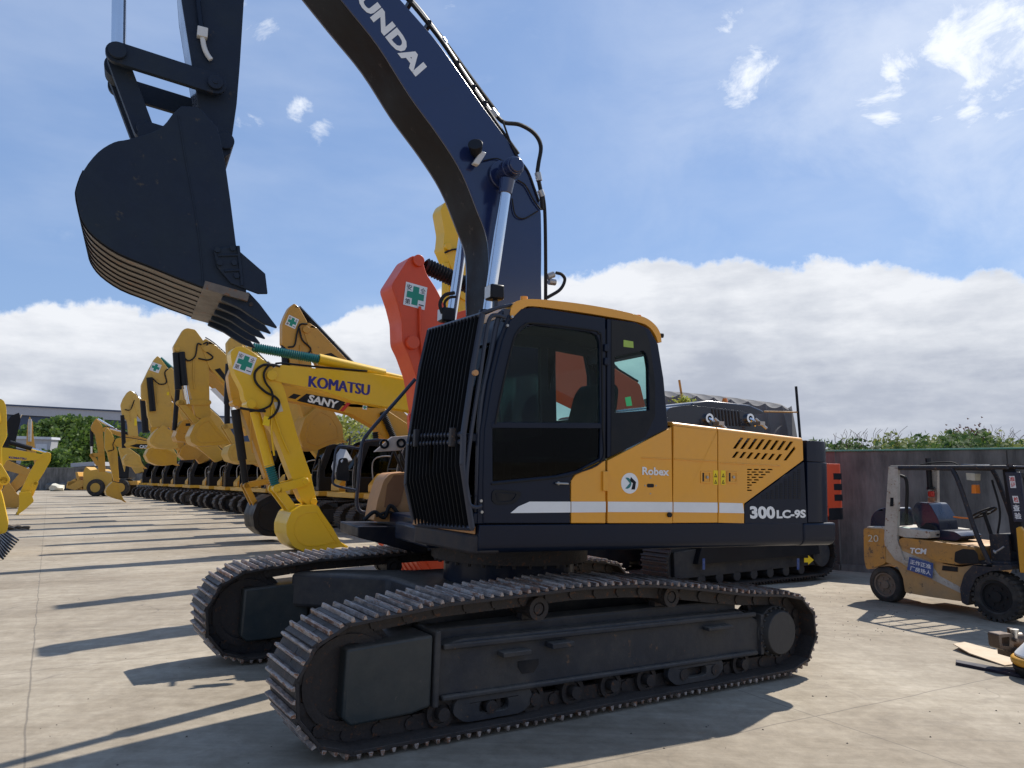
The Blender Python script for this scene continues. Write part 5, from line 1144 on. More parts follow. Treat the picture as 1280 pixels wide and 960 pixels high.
attach(t, P, catyel2, aw=.15, arm=[(34.5, 528), (37, 520.5), (41, 528), (42, 565), (32, 565)], boom=[(40, 530), (44, 560), (52, 590), (46, 592), (38, 560)], rods=[((37.5, 524), (37, 552), .3, .15, steel)])
for p in PROTO_ALL: bpy.data.objects.remove(p)

# ================================================================== WHEEL LOADER far
gp = gpt((119, 620)); F3 = pose(gp.x, gp.y, 0, R(8))
t = thing('wheel_loader', 'yellow wheeled loader far off at the end of the row before the grey wall', 'loader', F3)
def fp(y, pts): return tr(F3, y, pts)
m = MB(); m.prism(inset_round(fp(1.0, [(104, 590), (107, 583), (113, 588), (125, 586), (133, 590), (140, 592), (140, 612), (130, 616), (104, 612)]), .1), -1.0, 1.0); m.build('body', catyel, t, bevel=.04)
m = MB(); m.prism(fp(.9, [(135, 602), (172, 601), (172, 606), (135, 607)]), -.9, .9); m.build('chassis', catyel2, t, bevel=.04)
m = MB(); m.prism(fp(.9, [(84, 602), (104, 600), (104, 608), (94, 613), (82, 610)]), -.9, .9); m.build('blade', catyel2, t, bevel=.04)
m = MB(); m.prism(fp(.8, [(94, 590), (97, 590), (103, 612), (98, 612)]), -.8, .8); m.prism(fp(.8, [(84, 604), (94, 598), (96, 602), (86, 608)]), -.9, .9); m.build('loader_arm', catyel2, t, bevel=.03)
for px in (119, 150):
    c = on(F3, 1.2, (px, 611)); 
    for sg in (1, -1):
        m = MB(); m.cyl((c[0], sg*.75, .78), (c[0], sg*1.2, .78), .78, n=28); w_ = m.build('wheel', tyre, t, bevel=.08)
        m = MB(); m.cyl((c[0], sg*1.2, .78), (c[0], sg*1.23, .78), .42, n=24); m.build('rim', catyel, w_)
m = MB(); m.box(on(F3, 0, (165, 600))[0], on(F3, 0, (148, 600))[0], -1.0, 1.0, 1.6, 3.6); m.build('cab', blackp, t, bevel=.08)

# ================================================================== FORKLIFT
f0 = gpt((1104, 752)); f1 = gpt((1243, 777)); dv = (f1-f0); ang = math.atan2(-dv.y, -dv.x)
FK = pose(f0.x, f0.y, (f0.z+f1.z)/2, ang)
# forward must point towards the front wheel; near side is local -y or +y
sgn = 1 if FK[2].dot(Vector((0, -1, 0))) > 0 else -1
Y0 = .0
WB = dv.length
fk = thing('forklift', 'worn yellow and white forklift truck parked beside the concrete wall', 'forklift', FK)
near_y = 0.0; far_y = -1.1*sgn
def K(pts, y=0.0): return tr(FK, y, pts)
def kp(name, pts, y0, y1, mat, parent=None, bevel=.01, rnd=0, yt=0.0, holes=()):
    q = K(pts, yt); q = inset_round(q, rnd) if rnd else q
    m = MB(); m.prism(q, y0*sgn*-1, y1*sgn*-1, [K(h_, yt) for h_ in holes]); return m.build(name, mat, parent or fk, bevel=bevel)
# y0,y1 = distances behind the near side plane
kp('counterweight', [(1078, 662), (1080, 660), (1105, 661), (1106, 705), (1095, 708), (1082, 713), (1079, 700)], .02, 1.08, wornyel, bevel=.04, rnd=.06)
kp('side_frame', [(1105, 676), (1116, 680), (1133, 684), (1160, 695), (1178, 705), (1200, 709), (1222, 705), (1226, 706), (1213, 716), (1205, 730), (1201, 752), (1165, 747), (1130, 741), (1127, 722), (1120, 708), (1104, 702)], .03, 1.05, paint('dust caked forklift side', (.50, .29, .11), .65, dirt=.9, dirtcol=(.34, .25, .16), scale=2.5, var=.2, spots=.15, spotcol=(.13, .09, .06), bump=.2), rnd=.03)
kp('engine_cover', [(1123, 675), (1128, 672), (1160, 676), (1200, 681), (1218, 684), (1219, 704), (1196, 706), (1170, 702), (1140, 686), (1126, 683)], .0, 1.05, wornyel, rnd=.03)
kp('rear_pillar', [(1110.5, 583), (1122, 583), (1122, 640), (1121, 674), (1130, 700), (1140, 703), (1130, 705), (1119, 700), (1106, 682), (1105, 674)], .0, .06, wornwhite, rnd=.01)
kp('rear_pillar', [(1110.5, 583), (1120, 583), (1121, 674), (1106, 674)], 1.02, 1.08, wornwhite)
kp('pillar_slot', [(1113, 622), (1117, 622), (1117, 633), (1112.5, 633)], -.002, .0, darkint)
kp('white_flash', [(1106, 682), (1120, 686), (1160, 702), (1173, 720), (1201, 735), (1200, 742), (1150, 718), (1128, 706)], .024, .03, wornwhite)
kp('rear_deck', [(1082, 658), (1124, 659), (1160, 664), (1160, 673), (1128, 672), (1106, 664), (1082, 662)], .03, 1.05, wornwhite)
kp('battery_box', [(1194, 690), (1204, 686), (1218, 687), (1222, 692), (1224, 704), (1200, 705), (1193, 702)], -.006, .0, rubber, rnd=.02)
kp('footstep', [(1177, 707), (1196, 709), (1196, 715), (1176, 713)], .02, .025, darkint)
ft = kp('front_fender', [(1204, 753), (1202, 735), (1207, 718), (1218, 706), (1266, 706), (1267, 712), (1240, 714), (1222, 722), (1214, 740), (1212, 757)], -.04, .28, greypaint, rnd=.02)
kp('floor_plate', [(1196, 700), (1260, 703), (1262, 708), (1196, 706)], .05, 1.02, greypaint)
kp('dash', [(1228, 668), (1252, 668), (1256, 706), (1232, 706)], .15, .95, greypaint, rnd=.03)
# overhead guard
m = MB()
gn_ = K([(1118, 585), (1180, 585.5), (1190, 589), (1200, 612), (1218, 665), (1236, 705)])
for yy in (.03, 1.02):
    m.tube([Vector((p[0], -yy*sgn, p[1])) for p in gn_], .032, n=8, sub=3)
gr_ = K([(1112, 584), (1258, 584)])
for yy in (.03, 1.02): m.cyl((gr_[0][0], -yy*sgn, gr_[0][1]), (gr_[1][0], -yy*sgn, gr_[1][1]), .028, n=8)
for k in range(9):
    x = gr_[0][0]+(gr_[1][0]-gr_[0][0])*k/8; m.box(x-.02, x+.02, min(-.03*sgn, -1.02*sgn), max(-.03*sgn, -1.02*sgn), gr_[0][1]-.01, gr_[0][1]+.02)
m.build('overhead_guard', greypaint, fk)
kp('roof_sheet', [(1195, 580), (1262, 582), (1262, 584), (1195, 583)], .1, .95, bluevinyl)
# mast
for yy in (.22, .82):
    kp('mast', [(1241, 586), (1251, 586), (1264, 690), (1254, 690)], yy, yy+.06, blackp, yt=0)
    kp('mast', [(1251, 586), (1262, 586), (1276, 716), (1266, 716)], yy-.08, yy-.0, blackp)
m = MB(); q = K([(1256, 588), (1274, 716)]); 
for zz in (.05, .35, .7, .98): a = Vector(q[0]).lerp(Vector(q[1]), zz); m.box(a.x-.04, a.x+.05, min(-.16*sgn, -.9*sgn), max(-.16*sgn, -.9*sgn), a.y-.03, a.y+.03)
m.build('mast_crossbar', blackp, fk, bevel=.005)
for yy in (.38, .70):
    q = K([(1252, 588), (1268, 716)]); m = MB(); m.cyl((q[0][0], -yy*sgn, q[0][1]), (q[1][0], -yy*sgn, q[1][1]), .014, n=6); m.build('lift_chain', steel, fk)
m = MB(); q = K([(1240, 600), (1250, 640), (1246, 680), (1256, 706)], .3); m.tube([Vector((p[0], -.3*sgn, p[1])) for p in q], .014); m.build('hose', rubber, fk)
q = K([(1254, 592), (1270, 716)]); m = MB(); m.cyl((q[0][0], -.55*sgn, q[0][1]), (q[1][0], -.55*sgn, q[1][1]), .04, n=12); m.build('lift_cylinder', blackp, fk)
mp_ = kp('mast_plate', [(1251, 590), (1270, 590), (1278, 653), (1262, 653)], .10, .112, bluevinyl)
for q in ([(1256, 595), (1263, 595), (1265, 610), (1258, 610)], [(1260, 620), (1267, 620), (1269, 629), (1262, 629)]): kp('paper_label', q, .0985, .0995, white, mp_)
def klet(ch, bl, br, tl, back, mat, parent, bold=.02):
    lettering(ch, on(FK, 0, bl), on(FK, 0, br), on(FK, 0, tl), -back*sgn, mat, parent, bold)
klet('准', (1257, 602), (1264, 602), (1256, 596), .0975, redtxt, mp_); klet('证', (1258.5, 609), (1264.5, 609), (1258, 603), .0975, redtxt, mp_); klet('检', (1262.5, 628), (1268.3, 628), (1261.5, 621), .0975, redtxt, mp_)
klet('查', (1261.5, 639), (1270, 639), (1260.5, 631), .0985, white, mp_); klet('验', (1263.5, 649), (1272, 649), (1262.5, 641), .0985, white, mp_)
kp('lift_bracket', [(1271, 660), (1276, 658), (1281, 664), (1284, 716), (1276, 716)], -.02, .04, sanyel)
kp('fork_carriage', [(1280, 690), (1290, 690), (1292, 770), (1283, 770)], .1, .95, blackp)
# wheels
def wheel(px, pz, r, w_, rim, mat_r, tread=True):
    c = on(FK, 0, (px, pz)); m = MB(); y0 = .02 if px < 1200 else -.02
    prof = [(y0+.03, r*.62), (y0, r*.72), (y0+.01, r*.93), (y0+.04, r), (y0+w_-.04, r), (y0+w_-.01, r*.93), (y0+w_, r*.72), (y0+w_-.03, r*.62)]
    n = 44
    vs = [];
    for k in range(n):
        t = 2*PI*k/n
        for (y, rr) in prof: vs.append((c[0]+rr*math.cos(t), -y*sgn, c[1]+rr*math.sin(t)))
    L_ = len(prof)
    m.add(vs, [(k*L_+j, k*L_+(j+1) % L_, ((k+1) % n)*L_+(j+1) % L_, ((k+1) % n)*L_+j) for k in range(n) for j in range(L_)], True)
    if tread:
        for k in range(26):
            t = 2*PI*k/26; M = Matrix.Translation((c[0], 0, c[1]))@Matrix.Rotation(-t, 4, 'Y'); a, b = -(y0+.0)*sgn, -(y0+w_)*sgn
            m.box(r*.90, r*1.035, min(a, b), max(a, b), -.022, .022, M)
    wl = m.build('wheel', tyre, fk)
    m = MB(); m.cyl((c[0], -(y0+.05)*sgn, c[1]), (c[0], -(y0+w_-.03)*sgn, c[1]), r*.64, n=30); m.ring((c[0], -(y0+.015)*sgn, c[1]), (c[0], -(y0+.06)*sgn, c[1]), r*.66, r*.58, 30); rm = m.build('rim', mat_r, wl)
    m = MB(); m.cyl((c[0], -(y0+.02)*sgn, c[1]), (c[0], -(y0+.06)*sgn, c[1]), r*.22, n=20)
    for k in range(6): t = 2*PI*k/6; m.cyl((c[0]+r*.38*math.cos(t), -(y0+.035)*sgn, c[1]+r*.38*math.sin(t)), (c[0]+r*.38*math.cos(t), -(y0+.055)*sgn, c[1]+r*.38*math.sin(t)), .02, n=6)
    m.build('hub', mat_r, rm)
dusty = paint('dusty rim', (.16, .12, .09), .8, dirt=.6, dirtcol=(.25, .2, .15))
rz = (on(FK, 0, (1104, 731)))[1]
wheel(1104, 731, rz, .20, 0, dusty, False)
rz = (on(FK, 0, (1245, 746)))[1]
wheel(1245, 746, rz, .26, 0, rubber)
# seat
m = MB(); m.prism(inset_round(K([(1150, 637), (1156, 627), (1172, 629), (1183, 648), (1186, 664), (1164, 668), (1155, 655)], .5), .04), -.30*sgn, -.75*sgn); st = m.build('seat_back', bluevinyl, fk, bevel=.04, seg=3)
m = MB(); m.prism(inset_round(K([(1160, 664), (1178, 661), (1205, 664), (1214, 670), (1208, 675), (1180, 674), (1162, 671)], .5), .03), -.28*sgn, -.78*sgn); m.build('seat_cushion', bluevinyl, st, bevel=.04, seg=3)
m = MB(); m.prism(inset_round(K([(1152, 660), (1160, 653), (1170, 657), (1174, 670), (1160, 674), (1153, 670)], .25), .03), -.2*sgn, -.27*sgn); m.build('seat_bracket', rubber, st, bevel=.02)
# steering wheel
c = on(FK, .5*-sgn, (1230, 641)); m = MB(); pts = []
for k in range(25):
    t = 2*PI*k/24; pts.append(Vector((c[0]+.17*math.cos(t)*.85, -.5*sgn+.17*math.sin(t), c[1]+.17*math.cos(t)*(.45)*1)))
m.tube(pts, .014, n=8, sub=0); m.tube([Vector((c[0], -.5*sgn, c[1])), Vector((c[0]+.12, -.5*sgn, c[1]-.45))], .025, sub=0); m.tube([pts[0], pts[12]], .01, sub=0); m.tube([pts[6], pts[18]], .01, sub=0); m.build('steering_wheel', rubber, fk)
# lamps and other bits
m = MB(); c = on(FK, -.95*sgn, (1164, 617)); m.cyl((c[0], -.95*sgn, c[1]-.05), (c[0], -.95*sgn, c[1]+.04), .045, n=20); m.build('tail_lamp', redlamp, fk, bevel=.01)
m = MB(); m.cyl((c[0], -.95*sgn, c[1]-.14), (c[0], -.95*sgn, c[1]-.055), .05, n=20); m.build('tail_lamp', paint('brown lens', (.3, .12, .05), .4), fk, bevel=.01)
m = MB(); m.cyl((c[0], -.95*sgn, c[1]+.06), (c[0], -.95*sgn, c[1]+.10), .06, n=20); m.box(c[0]-.03, c[0]+.0, -1.0*sgn if sgn > 0 else .9, -.9*sgn if sgn > 0 else 1.0, c[1]+.1, c[1]+.55); m.build('lamp_post', blackp, fk)
kp('head_lamp', [(1201, 591), (1212, 592), (1212, 601), (1202, 600)], .12, .26, cream, rnd=.01)
kp('turn_lamp', [(1208, 606), (1213, 606), (1214, 617), (1208, 617)], .12, .22, amberlamp, rnd=.01)
m = MB(); q = K([(1124, 594), (1132, 598), (1134, 612), (1133, 640), (1133, 656)], .45); m.tube([Vector((p[0], -.45*sgn, p[1])) for p in q], .025); m.build('exhaust_pipe', rubber, fk)
m = MB(); q = K([(1090, 658), (1092, 645), (1100, 637), (1112, 636), (1114, 658)], .3); m.prism(spline2(q, 4), -.25*sgn, -.85*sgn); m.build('gas_bottle', bluevinyl, fk, bevel=.06, seg=3)
m = MB(); q = K([(1125, 655), (1128, 640), (1136, 643), (1148, 656)], .2); m.prism(q, -.2*sgn, -.21*sgn); m.build('rear_guard_glass', glass, fk)
m = MB(); q = K([(1192, 646), (1200, 647), (1212, 648)], .4); m.tube([Vector((p[0], -.4*sgn, p[1])) for p in q], .012); m.build('lever', amberlamp, fk)
m = MB(); q = K([(1246, 690), (1252, 687), (1258, 683)], .1); m.tube([Vector((p[0], -.05*sgn, p[1])) for p in q], [.03, .03, .012]); m.build('pedal', steel, fk)
m = MB(); m.tube([Vector((p[0], -.5*sgn, p[1])) for p in K([(1145, 582), (1165, 578.5), (1190, 578), (1200, 583)], .5)], .01); m.build('roof_cable', rubber, fk)
tcm = klet('TCM', (1137, 691.5), (1157.5, 693), (1138, 684.5), -.004, white, fk, .04)
sk_ = kp('sticker', [(1137, 696), (1167, 704), (1166, 723), (1134, 712)], -.008, -.004, bluesticker)
for row, (yy, s_) in enumerate(((703.5, '正作正准'), (711.5, '厂房场人'))):
    klet(s_, (1138, yy+1), (1164, yy+8), (1138.3, yy-4.5), -.0095, white, sk_, .015)
klet('20', (1085, 677), (1098, 677.5), (1085, 668.5), -.0, cream, fk, .0)

# ================================================================== GROUND AND WALLS
def ground():
    xs = sorted(set([-400, -250, -150, -100, -60, -40, -25]+[i*.5 for i in range(-34, 40)]+[25, 40, 80, 150, 300, 500])); ys = sorted(set([-60, -20, -5, 0]+[i*.5 for i in range(1, 60)]+[35, 45, 60, 80, 120, 200, 400, 900]))
    vs = [(x, y, gz(x, y) if y > 0 else gz(x, 0.)) for y in ys for x in xs]; n = len(xs)
    m = MB(); m.add(vs, [(j*n+i, j*n+i+1, (j+1)*n+i+1, (j+1)*n+i) for j in range(len(ys)-1) for i in range(n-1)])
    return struct(m.build('ground', ground_mat(), None))
ground()
wm = wall_mat()
def wall_seg(name, label, a, b, h_, th=.22, cap=True, z0=-.3):
    a, b = Vector((a[0], a[1], 0)), Vector((b[0], b[1], 0)); d = (b-a).normalized(); n = Vector((-d.y, d.x, 0))
    t = thing(name, label, 'wall'); t.location = a; L_ = (b-a).length; t.rotation_euler.z = math.atan2(d.y, d.x)
    m = MB(); m.box(0, L_, 0, th, z0, h_); m.build('wall_body', wm, t, bevel=.01)
    if cap: m = MB(); m.box(-.02, L_+.02, -.03, th+.03, h_, h_+.035); m.build('wall_cap', greencap, t, bevel=.01)
    else: m = MB(); m.box(-.02, L_+.02, -.03, th+.03, h_, h_+.06); m.build('wall_cap', paint('grey cap', (.3, .29, .28), .8), t)
    k = 3.0; m = MB()
    while k < L_: m.box(k-.012, k+.012, -.004, 0.02, z0, h_-.02); k += 3.0
    if m.v: m.build('panel_joint', paint('joint', (.05, .048, .045), .9), t)
    m = MB(); m.box(0, L_, -.06, 0, z0, -.02); m.build('wall_footing', wm, t)
wp = gpt((1052, 713))
W0 = Vector((wp.x, wp.y)); d1 = Vector((2.9, -1.5)).normalized(); d2 = Vector((AV.x, AV.y))
wall_seg('concrete_wall', 'grey stained concrete wall with green cap behind the forklift', W0, W0+d1*14, 2.27)
wall_seg('concrete_wall', 'pinkish concrete wall section running back behind the row of machines', W0+Vector((-.30, -.02))+d2*16, W0+Vector((-.02, -.02)), 2.27)
fw0 = gpt((104, 613)); fw1 = gpt((40, 612.5))
wall_seg('concrete_wall', 'low grey concrete wall across the far end of the yard', (fw0.x-75, fw0.y+3), (fw0.x+60, fw0.y-2), 2.9, .3, False)
# debris on the far left
for i, (px, py) in enumerate(((64, 613), (71, 614), (78, 613))):
    g = gpt((px, py)); m = MB(); bmz = bmesh.new(); bmesh.ops.create_icosphere(bmz, subdivisions=2, radius=.9)
    for v in bmz.verts: v.co *= random.uniform(.7, 1.15); v.co.z *= .7
    m.add([v.co+Vector((g.x, g.y, .4)) for v in bmz.verts], [tuple(v.index for v in f.verts) for f in bmz.faces]); bmz.free()
    tag(m.build('rubble_bag', cream if i % 2 else wm, None), ['grey rubble heap at the foot of the far wall, leftmost', 'cream sack in the middle of the heaps at the far wall', 'grey rubble heap at the far wall, nearest the loader'][i], 'rubble', 'heaps at the far wall')
# mud lumps on the concrete
for i, (px, py, r, lab) in enumerate(((16, 662, .35, 'lump of dried mud beside the dark toothed bucket at left'), (1004, 0, 0, ''))):
    if r == 0: continue
    g = gpt((px, py)); bmz = bmesh.new(); bmesh.ops.create_icosphere(bmz, subdivisions=4, radius=r)
    for v in bmz.verts: k_ = 1+.35*math.sin(v.co.x*17+v.co.y*9)*math.cos(v.co.z*14+v.co.y*23); v.co *= k_; v.co.x *= 1.5; v.co.z *= .4
    m = MB(); m.add([v.co+Vector((g.x, g.y, g.z)) for v in bmz.verts], [tuple(v.index for v in f.verts) for f in bmz.faces]); bmz.free()
    tag(m.build('mud_lump', paint('dried mud', (.22, .17, .12), .95, bump=.8, scale=8), None), lab, 'mud')
# gravel crumbs
m = MB()
for i in range(260):
    u_ = random.random()
    if u_ < .35: px, py = random.uniform(1020, 1150), random.uniform(735, 800)
    elif u_ < .6: px, py = random.uniform(30, 230), random.gauss(664, 4)
    else: px, py = random.uniform(0, 1280), random.uniform(680, 959)
    g = gpt((px, py)); r = random.uniform(.003, .009)*(1+g.y*.03)
    a = random.uniform(0, PI); m.add([g+Vector((r*math.cos(a+k*PI/2)*random.uniform(.7, 1.3), r*math.sin(a+k*PI/2), 0)) for k in range(4)]+[g+Vector((0, 0, r*.8))], [(0, 1, 4), (1, 2, 4), (2, 3, 4), (3, 0, 4)])
gc = m.build('gravel', paint('grit', (.10, .085, .07), .9), None, smooth=False); struct(gc, 'stuff')

# far shed and small building
def bpose(px, py, Y, psi): r = ray((px, py)); k = Y/r.y; return pose(r.x*k, Y, 0, psi)
SH = pose(-150, 190, 0, R(180-6))
t = thing('industrial_shed', 'long dark blue industrial shed with pale roof edge beyond the trees', 'shed', pose(-60, 175, 0, R(-2)))
PS = pose(-60, 175, 0, R(-2))
q = tr(PS, 0, [(-200, 496), (8, 508.5), (152, 516), (700, 545), (700, 612), (-200, 612)])
m = MB(); m.prism([(q[0][0], q[0][1]-2.0), (q[1][0], q[1][1]-1.9), (q[3][0], q[3][1]-1.9), (q[3][0], 0), (q[0][0], 0)], -60, 0); m.build('wall', shedwall, t)
m = MB(); m.prism([(q[0][0], q[0][1]), (q[3][0], q[3][1]), (q[3][0], q[3][1]-1.9), (q[0][0], q[0][1]-2.0)], -60.5, .6); m.build('roof', fascia, t)
m = MB(); m.prism([(q[0][0], q[0][1]+.35), (q[3][0], q[3][1]+.35), (q[3][0], q[3][1]), (q[0][0], q[0][1])], -60.8, .9); m.build('roof_trim', shedwall, t)
PB = pose(-62, 112, 0, R(-4))
t = thing('small_building', 'small white flat roofed building behind the far wall at left', 'building', PB)
q = tr(PB, 0, [(20, 547), (65, 548), (62, 565), (20, 565), (20, 620), (62, 620)])
m = MB(); m.prism([q[0], q[1], q[2], (q[5][0], 0), (q[4][0], 0)], -1.5, 0); m.build('wall', fascia, t)
m = MB(); m.prism(tr(PB, 0, [(20, 545), (66, 546.5), (66, 549.5), (20, 548.5)]), -1.7, .3); m.build('roof', rooffar, t)
m = MB(); m.prism(tr(PB, 0, [(45, 555), (59, 555), (59, 600), (45, 600)]), .0, .05); m.build('window', rooffar, t)
PB2 = pose(-52, 103, 0, R(-3))
t = thing('small_building', 'low grey lean-to roof behind the far wall beside the loader', 'building', PB2)
m = MB(); m.prism(tr(PB2, 0, [(90, 579), (120, 577), (120, 582), (90, 584)]), -4, .3); m.build('roof', fascia, t)
m = MB(); m.prism(tr(PB2, 0, [(93, 583), (118, 581), (118, 640), (93, 640)]), -3.8, 0); m.build('wall', wm, t)

# ================================================================== VEGETATION
lf1 = leaf_mat('leaves mid', (.05, .11, .02), (.18, .27, .05)); lf2 = leaf_mat('leaves light', (.19, .24, .04), (.42, .43, .10)); lf3 = leaf_mat('leaves red', (.12, .045, .03), (.20, .09, .06))
def tree(label, x, y, h_, rx, rz, n, lf, leaf=.22, group=None, z0=0, trunk=.18, clumps=16, name='tree', flat=1.0):
    t = thing(name, label, 'tree' if name == 'tree' else 'shrub', None, group); t.location = (x, y, z0)
    m = MB(); cz_ = h_-rz; m.tube([(0, 0, -.2), (random.uniform(-.1, .1)*rx, random.uniform(-.1, .1)*rx, cz_*.5), (random.uniform(-.2, .2)*rx, 0, cz_+rz*.4)], [trunk*(1-.06*i) for i in range(13)], n=8)
    cl = []
    for i in range(clumps):
        a = random.uniform(0, 2*PI); u_ = random.uniform(-.75, .95); s_ = math.sqrt(max(0, 1-u_*u_))*random.uniform(.45, 1.0)
        cl.append((Vector((rx*s_*math.cos(a), rx*flat*s_*math.sin(a), cz_+rz*(u_*.80-.05))), random.uniform(.26, .50)*min(rx, rz)))
    for c_, r in cl[:7]: m.tube([(0, 0, cz_*.6), (c_.x*.4, c_.y*.4, cz_*.6+(c_.z-cz_*.6)*.6), c_], [trunk*.45*(1-.07*i) for i in range(13)], n=6)
    m.build('trunk', barkm, t)
    m = MB()
    for i in range(n):
        c_, r = random.choice(cl); v = Vector((random.gauss(0, 1), random.gauss(0, 1), random.gauss(0, 1))).normalized()*r*random.uniform(.35, 1.1)**.6
        p = c_+v; a = Vector((random.gauss(0, 1), random.gauss(0, 1), random.gauss(0, 1))).normalized(); b = a.orthogonal().normalized(); l = leaf*random.uniform(.6, 1.2)
        m.add([p-a*l*.5, p+b*l*.28, p+a*l*.5, p-b*l*.28], [(0, 1, 2, 3)])
    me = bpy.data.meshes.new('crown'); me.from_pydata(m.v, [], m.f); me.materials.append(lf); o = bpy.data.objects.new('crown', me); C.objects.link(o); o.parent = t
TG = 'trees beyond the far wall'
def at(px, Y): return (px-640)/FPX*Y
for (px, top, Y, rx, n, lab) in ((52, 541, 118, 3.6, 5000, 'pale green tree leftmost behind the small white building'), (80, 522, 122, 6.0, 14000, 'tall bushy dark green tree, largest beyond the far wall'), (104, 526, 124, 5.2, 11000, 'round green tree just right of the largest far tree'),
      (72, 562, 108, 2.8, 3500, 'low dark shrub like tree at the foot of the largest far tree'), (125, 545, 126, 4.5, 7000, 'green tree behind the silver rod arm'), (143, 548, 128, 4.5, 6000, 'green tree showing between the two far ochre arms'), (171, 545, 126, 4.0, 5000, 'green tree glimpsed behind the low boomed excavator')):
    h_ = (597-top)/FPX*Y+EYE; tree(lab, at(px, Y), Y, h_, rx*1.25, min(h_*.47, rx*1.3), int(n*1.5), lf1, .8, TG, trunk=.3, clumps=44)
tree('light green tree seen through the gap under the golden boom', at(438, 48), 48, (597-518)/FPX*48+EYE, 2.2, 2.0, 2600, lf2, .26, None, clumps=22)
RG = 'bushes and small trees beyond the right hand wall'
xs = [(1038, 548, 24, 1.3), (1062, 552, 25, 1.2), (1082, 549, 23, 1.2), (1102, 545, 24, 1.3), (1124, 545, 23, 1.4), (1150, 550, 24, 1.3), (1172, 546, 22, 1.2), (1193, 540, 24, 1.5), (1212, 534, 23, 1.6), (1235, 545, 22, 1.3), (1256, 549, 23, 1.3), (1278, 547, 22, 1.4)]
posn = ['at the navy counterweight', 'second from the navy counterweight', 'left of the rounded pale one', 'left of the forklift, tallest there', 'over the forklift rear', 'over the forklift guard, low', 'over the forklift seat', 'left of the tallest reddish one', 'the tallest, reddish at the top', 'over the forklift mast', 'right of the mast', 'at the right edge of the view']
for i, (px, tp, Y, rx) in enumerate(xs):
    h_ = (597-tp)/FPX*Y+EYE
    tree(['dark green bush above the wall, ', 'light green bush above the wall, '][i % 2]+posn[i], at(px, Y), Y, h_-.08, rx*1.35, 1.2, 5200, (lf1, lf2)[i % 2], .19, RG, clumps=34, trunk=.06)
# thin bare twigs above the hedge
m = MB()
for i in range(70):
    px = random.choice([1060, 1085, 1120, 1208, 1222, 1245, 1265])+random.gauss(0, 9); Y = 23; x = at(px, Y); z = 2.6; p = [Vector((x, Y, z))]
    for k in range(4): p.append(p[-1]+Vector((random.gauss(0, .08), random.gauss(0, .1), random.uniform(.07, .19))))
    m.tube(p, .005, n=4, sub=2)
    if abs(px-1212) < 16:
        for q_ in p[2:]:
            for _ in range(2): c_ = q_+Vector((random.gauss(0, .1), random.gauss(0, .1), random.gauss(0, .1))); l = .06; m.add([c_, c_+Vector((l, 0, l*.4)), c_+Vector((0, l*.5, l))], [(0, 1, 2)])
tag(m.build('twigs', lf3, None), 'thin bare reddish twigs sticking up above the bushes beyond the wall', 'twigs')['kind'] = 'stuff'
# far greenery band
# ================================================================== TARP SHED WITH POLES
tm = tarp_mat()
PT = pose(at(915, 21), 21, 0, R(6))
t = thing('tarpaulin_stack', 'tall load draped in a folded grey tarpaulin behind the navy engine hood', 'tarpaulin', PT)
tq = tr(PT, 0, [(833, 487), (850, 488), (880, 490.5), (913, 493), (930, 497), (948, 498), (963, 500), (981, 504)])
tw = tr(PT, 0, [(987, 520), (990, 528), (985, 541)])
def tz(px): return on(PT, 0, (px, 490+(px-840)*.105))[1]
m = MB(); n_ = 140; rows = 22; vs = []
x0, x1 = on(PT, 0, (826, 500))[0], on(PT, 0, (987, 500))[0]
for j in range(rows):
    v = j/(rows-1)
    for i in range(n_):
        u_ = i/(n_-1); x = x0+(x1-x0)*u_; zt_ = on(PT, 0, (826+161*u_, 486+ (u_**1.3)*17))[1]
        ph = u_*7.6; s_ = abs((ph % 1)-.5)*2            # scallops: 1 at pole, 0 mid
        fold = (s_**3)*.35
        y = .1+fold*min(1, v*3)*.9+.08*math.sin(u_*60+v*4)*v
        z = zt_-.02-(1-s_**2)*.10*(1 if v < .1 else 1) - v*2.4
        if j == 0: y = -.6; z = zt_+.02
        vs.append((x, y, z))
m.add(vs, [(j*n_+i, j*n_+i+1, (j+1)*n_+i+1, (j+1)*n_+i) for j in range(rows-1) for i in range(n_-1)])
m.build('front_drape', tm, t)
m = MB(); vs = []
for j in range(10):
    v = j/9
    for i in range(30): u_ = i/29; zt_ = on(PT, 0, (987, 503))[1]; vs.append((x1-.06*math.sin(u_*16+v*3)*v-.12*math.sin(v*3), .1-u_*3.2, zt_-.1-v*2.4-.05*math.sin(u_*20)))
m.add(vs, [(j*30+i, j*30+i+1, (j+1)*30+i+1, (j+1)*30+i) for j in range(9) for i in range(29)]); m.build('end_drape', tm, t)
m = MB(); z0_ = on(PT, 0, (826, 487))[1]; z1_ = on(PT, 0, (987, 503.5))[1]; m.prism([(x0, z0_-.1), (x1+.1, z1_-.1), (x1+.1, 0), (x0, 0)], -3.1, -1.4); m.build('stack_body', tm, t)
for (a, b, r, mt, lab) in (((995, 483), (1000, 545), .035, blackp, 'dark upright scaffold pole right of the grey tarpaulin'), ((849, 475), (853, 500), .03, wornyel, 'short rusty yellow pole standing before the grey tarpaulin'), ((955, 514.5), (997, 515.2), .022, wornyel, 'thin yellow horizontal scaffold tube joined to the dark pole')):
    p, q = on(PT, .6, a), on(PT, .6, b); 
    if a[0] != 955: dq = (q[1]-0.)/(p[1]-q[1]); q = (q[0]+(q[0]-p[0])*dq, 0.)
    m = MB(); m.cyl((p[0], .6, p[1]), (q[0], .6, q[1]), r, n=10); tag(m.build('scaffold_pole', mt, None, xf=mat_of(PT)), lab, 'pole')
p = on(PT, .9, (853, 503)); m = MB()
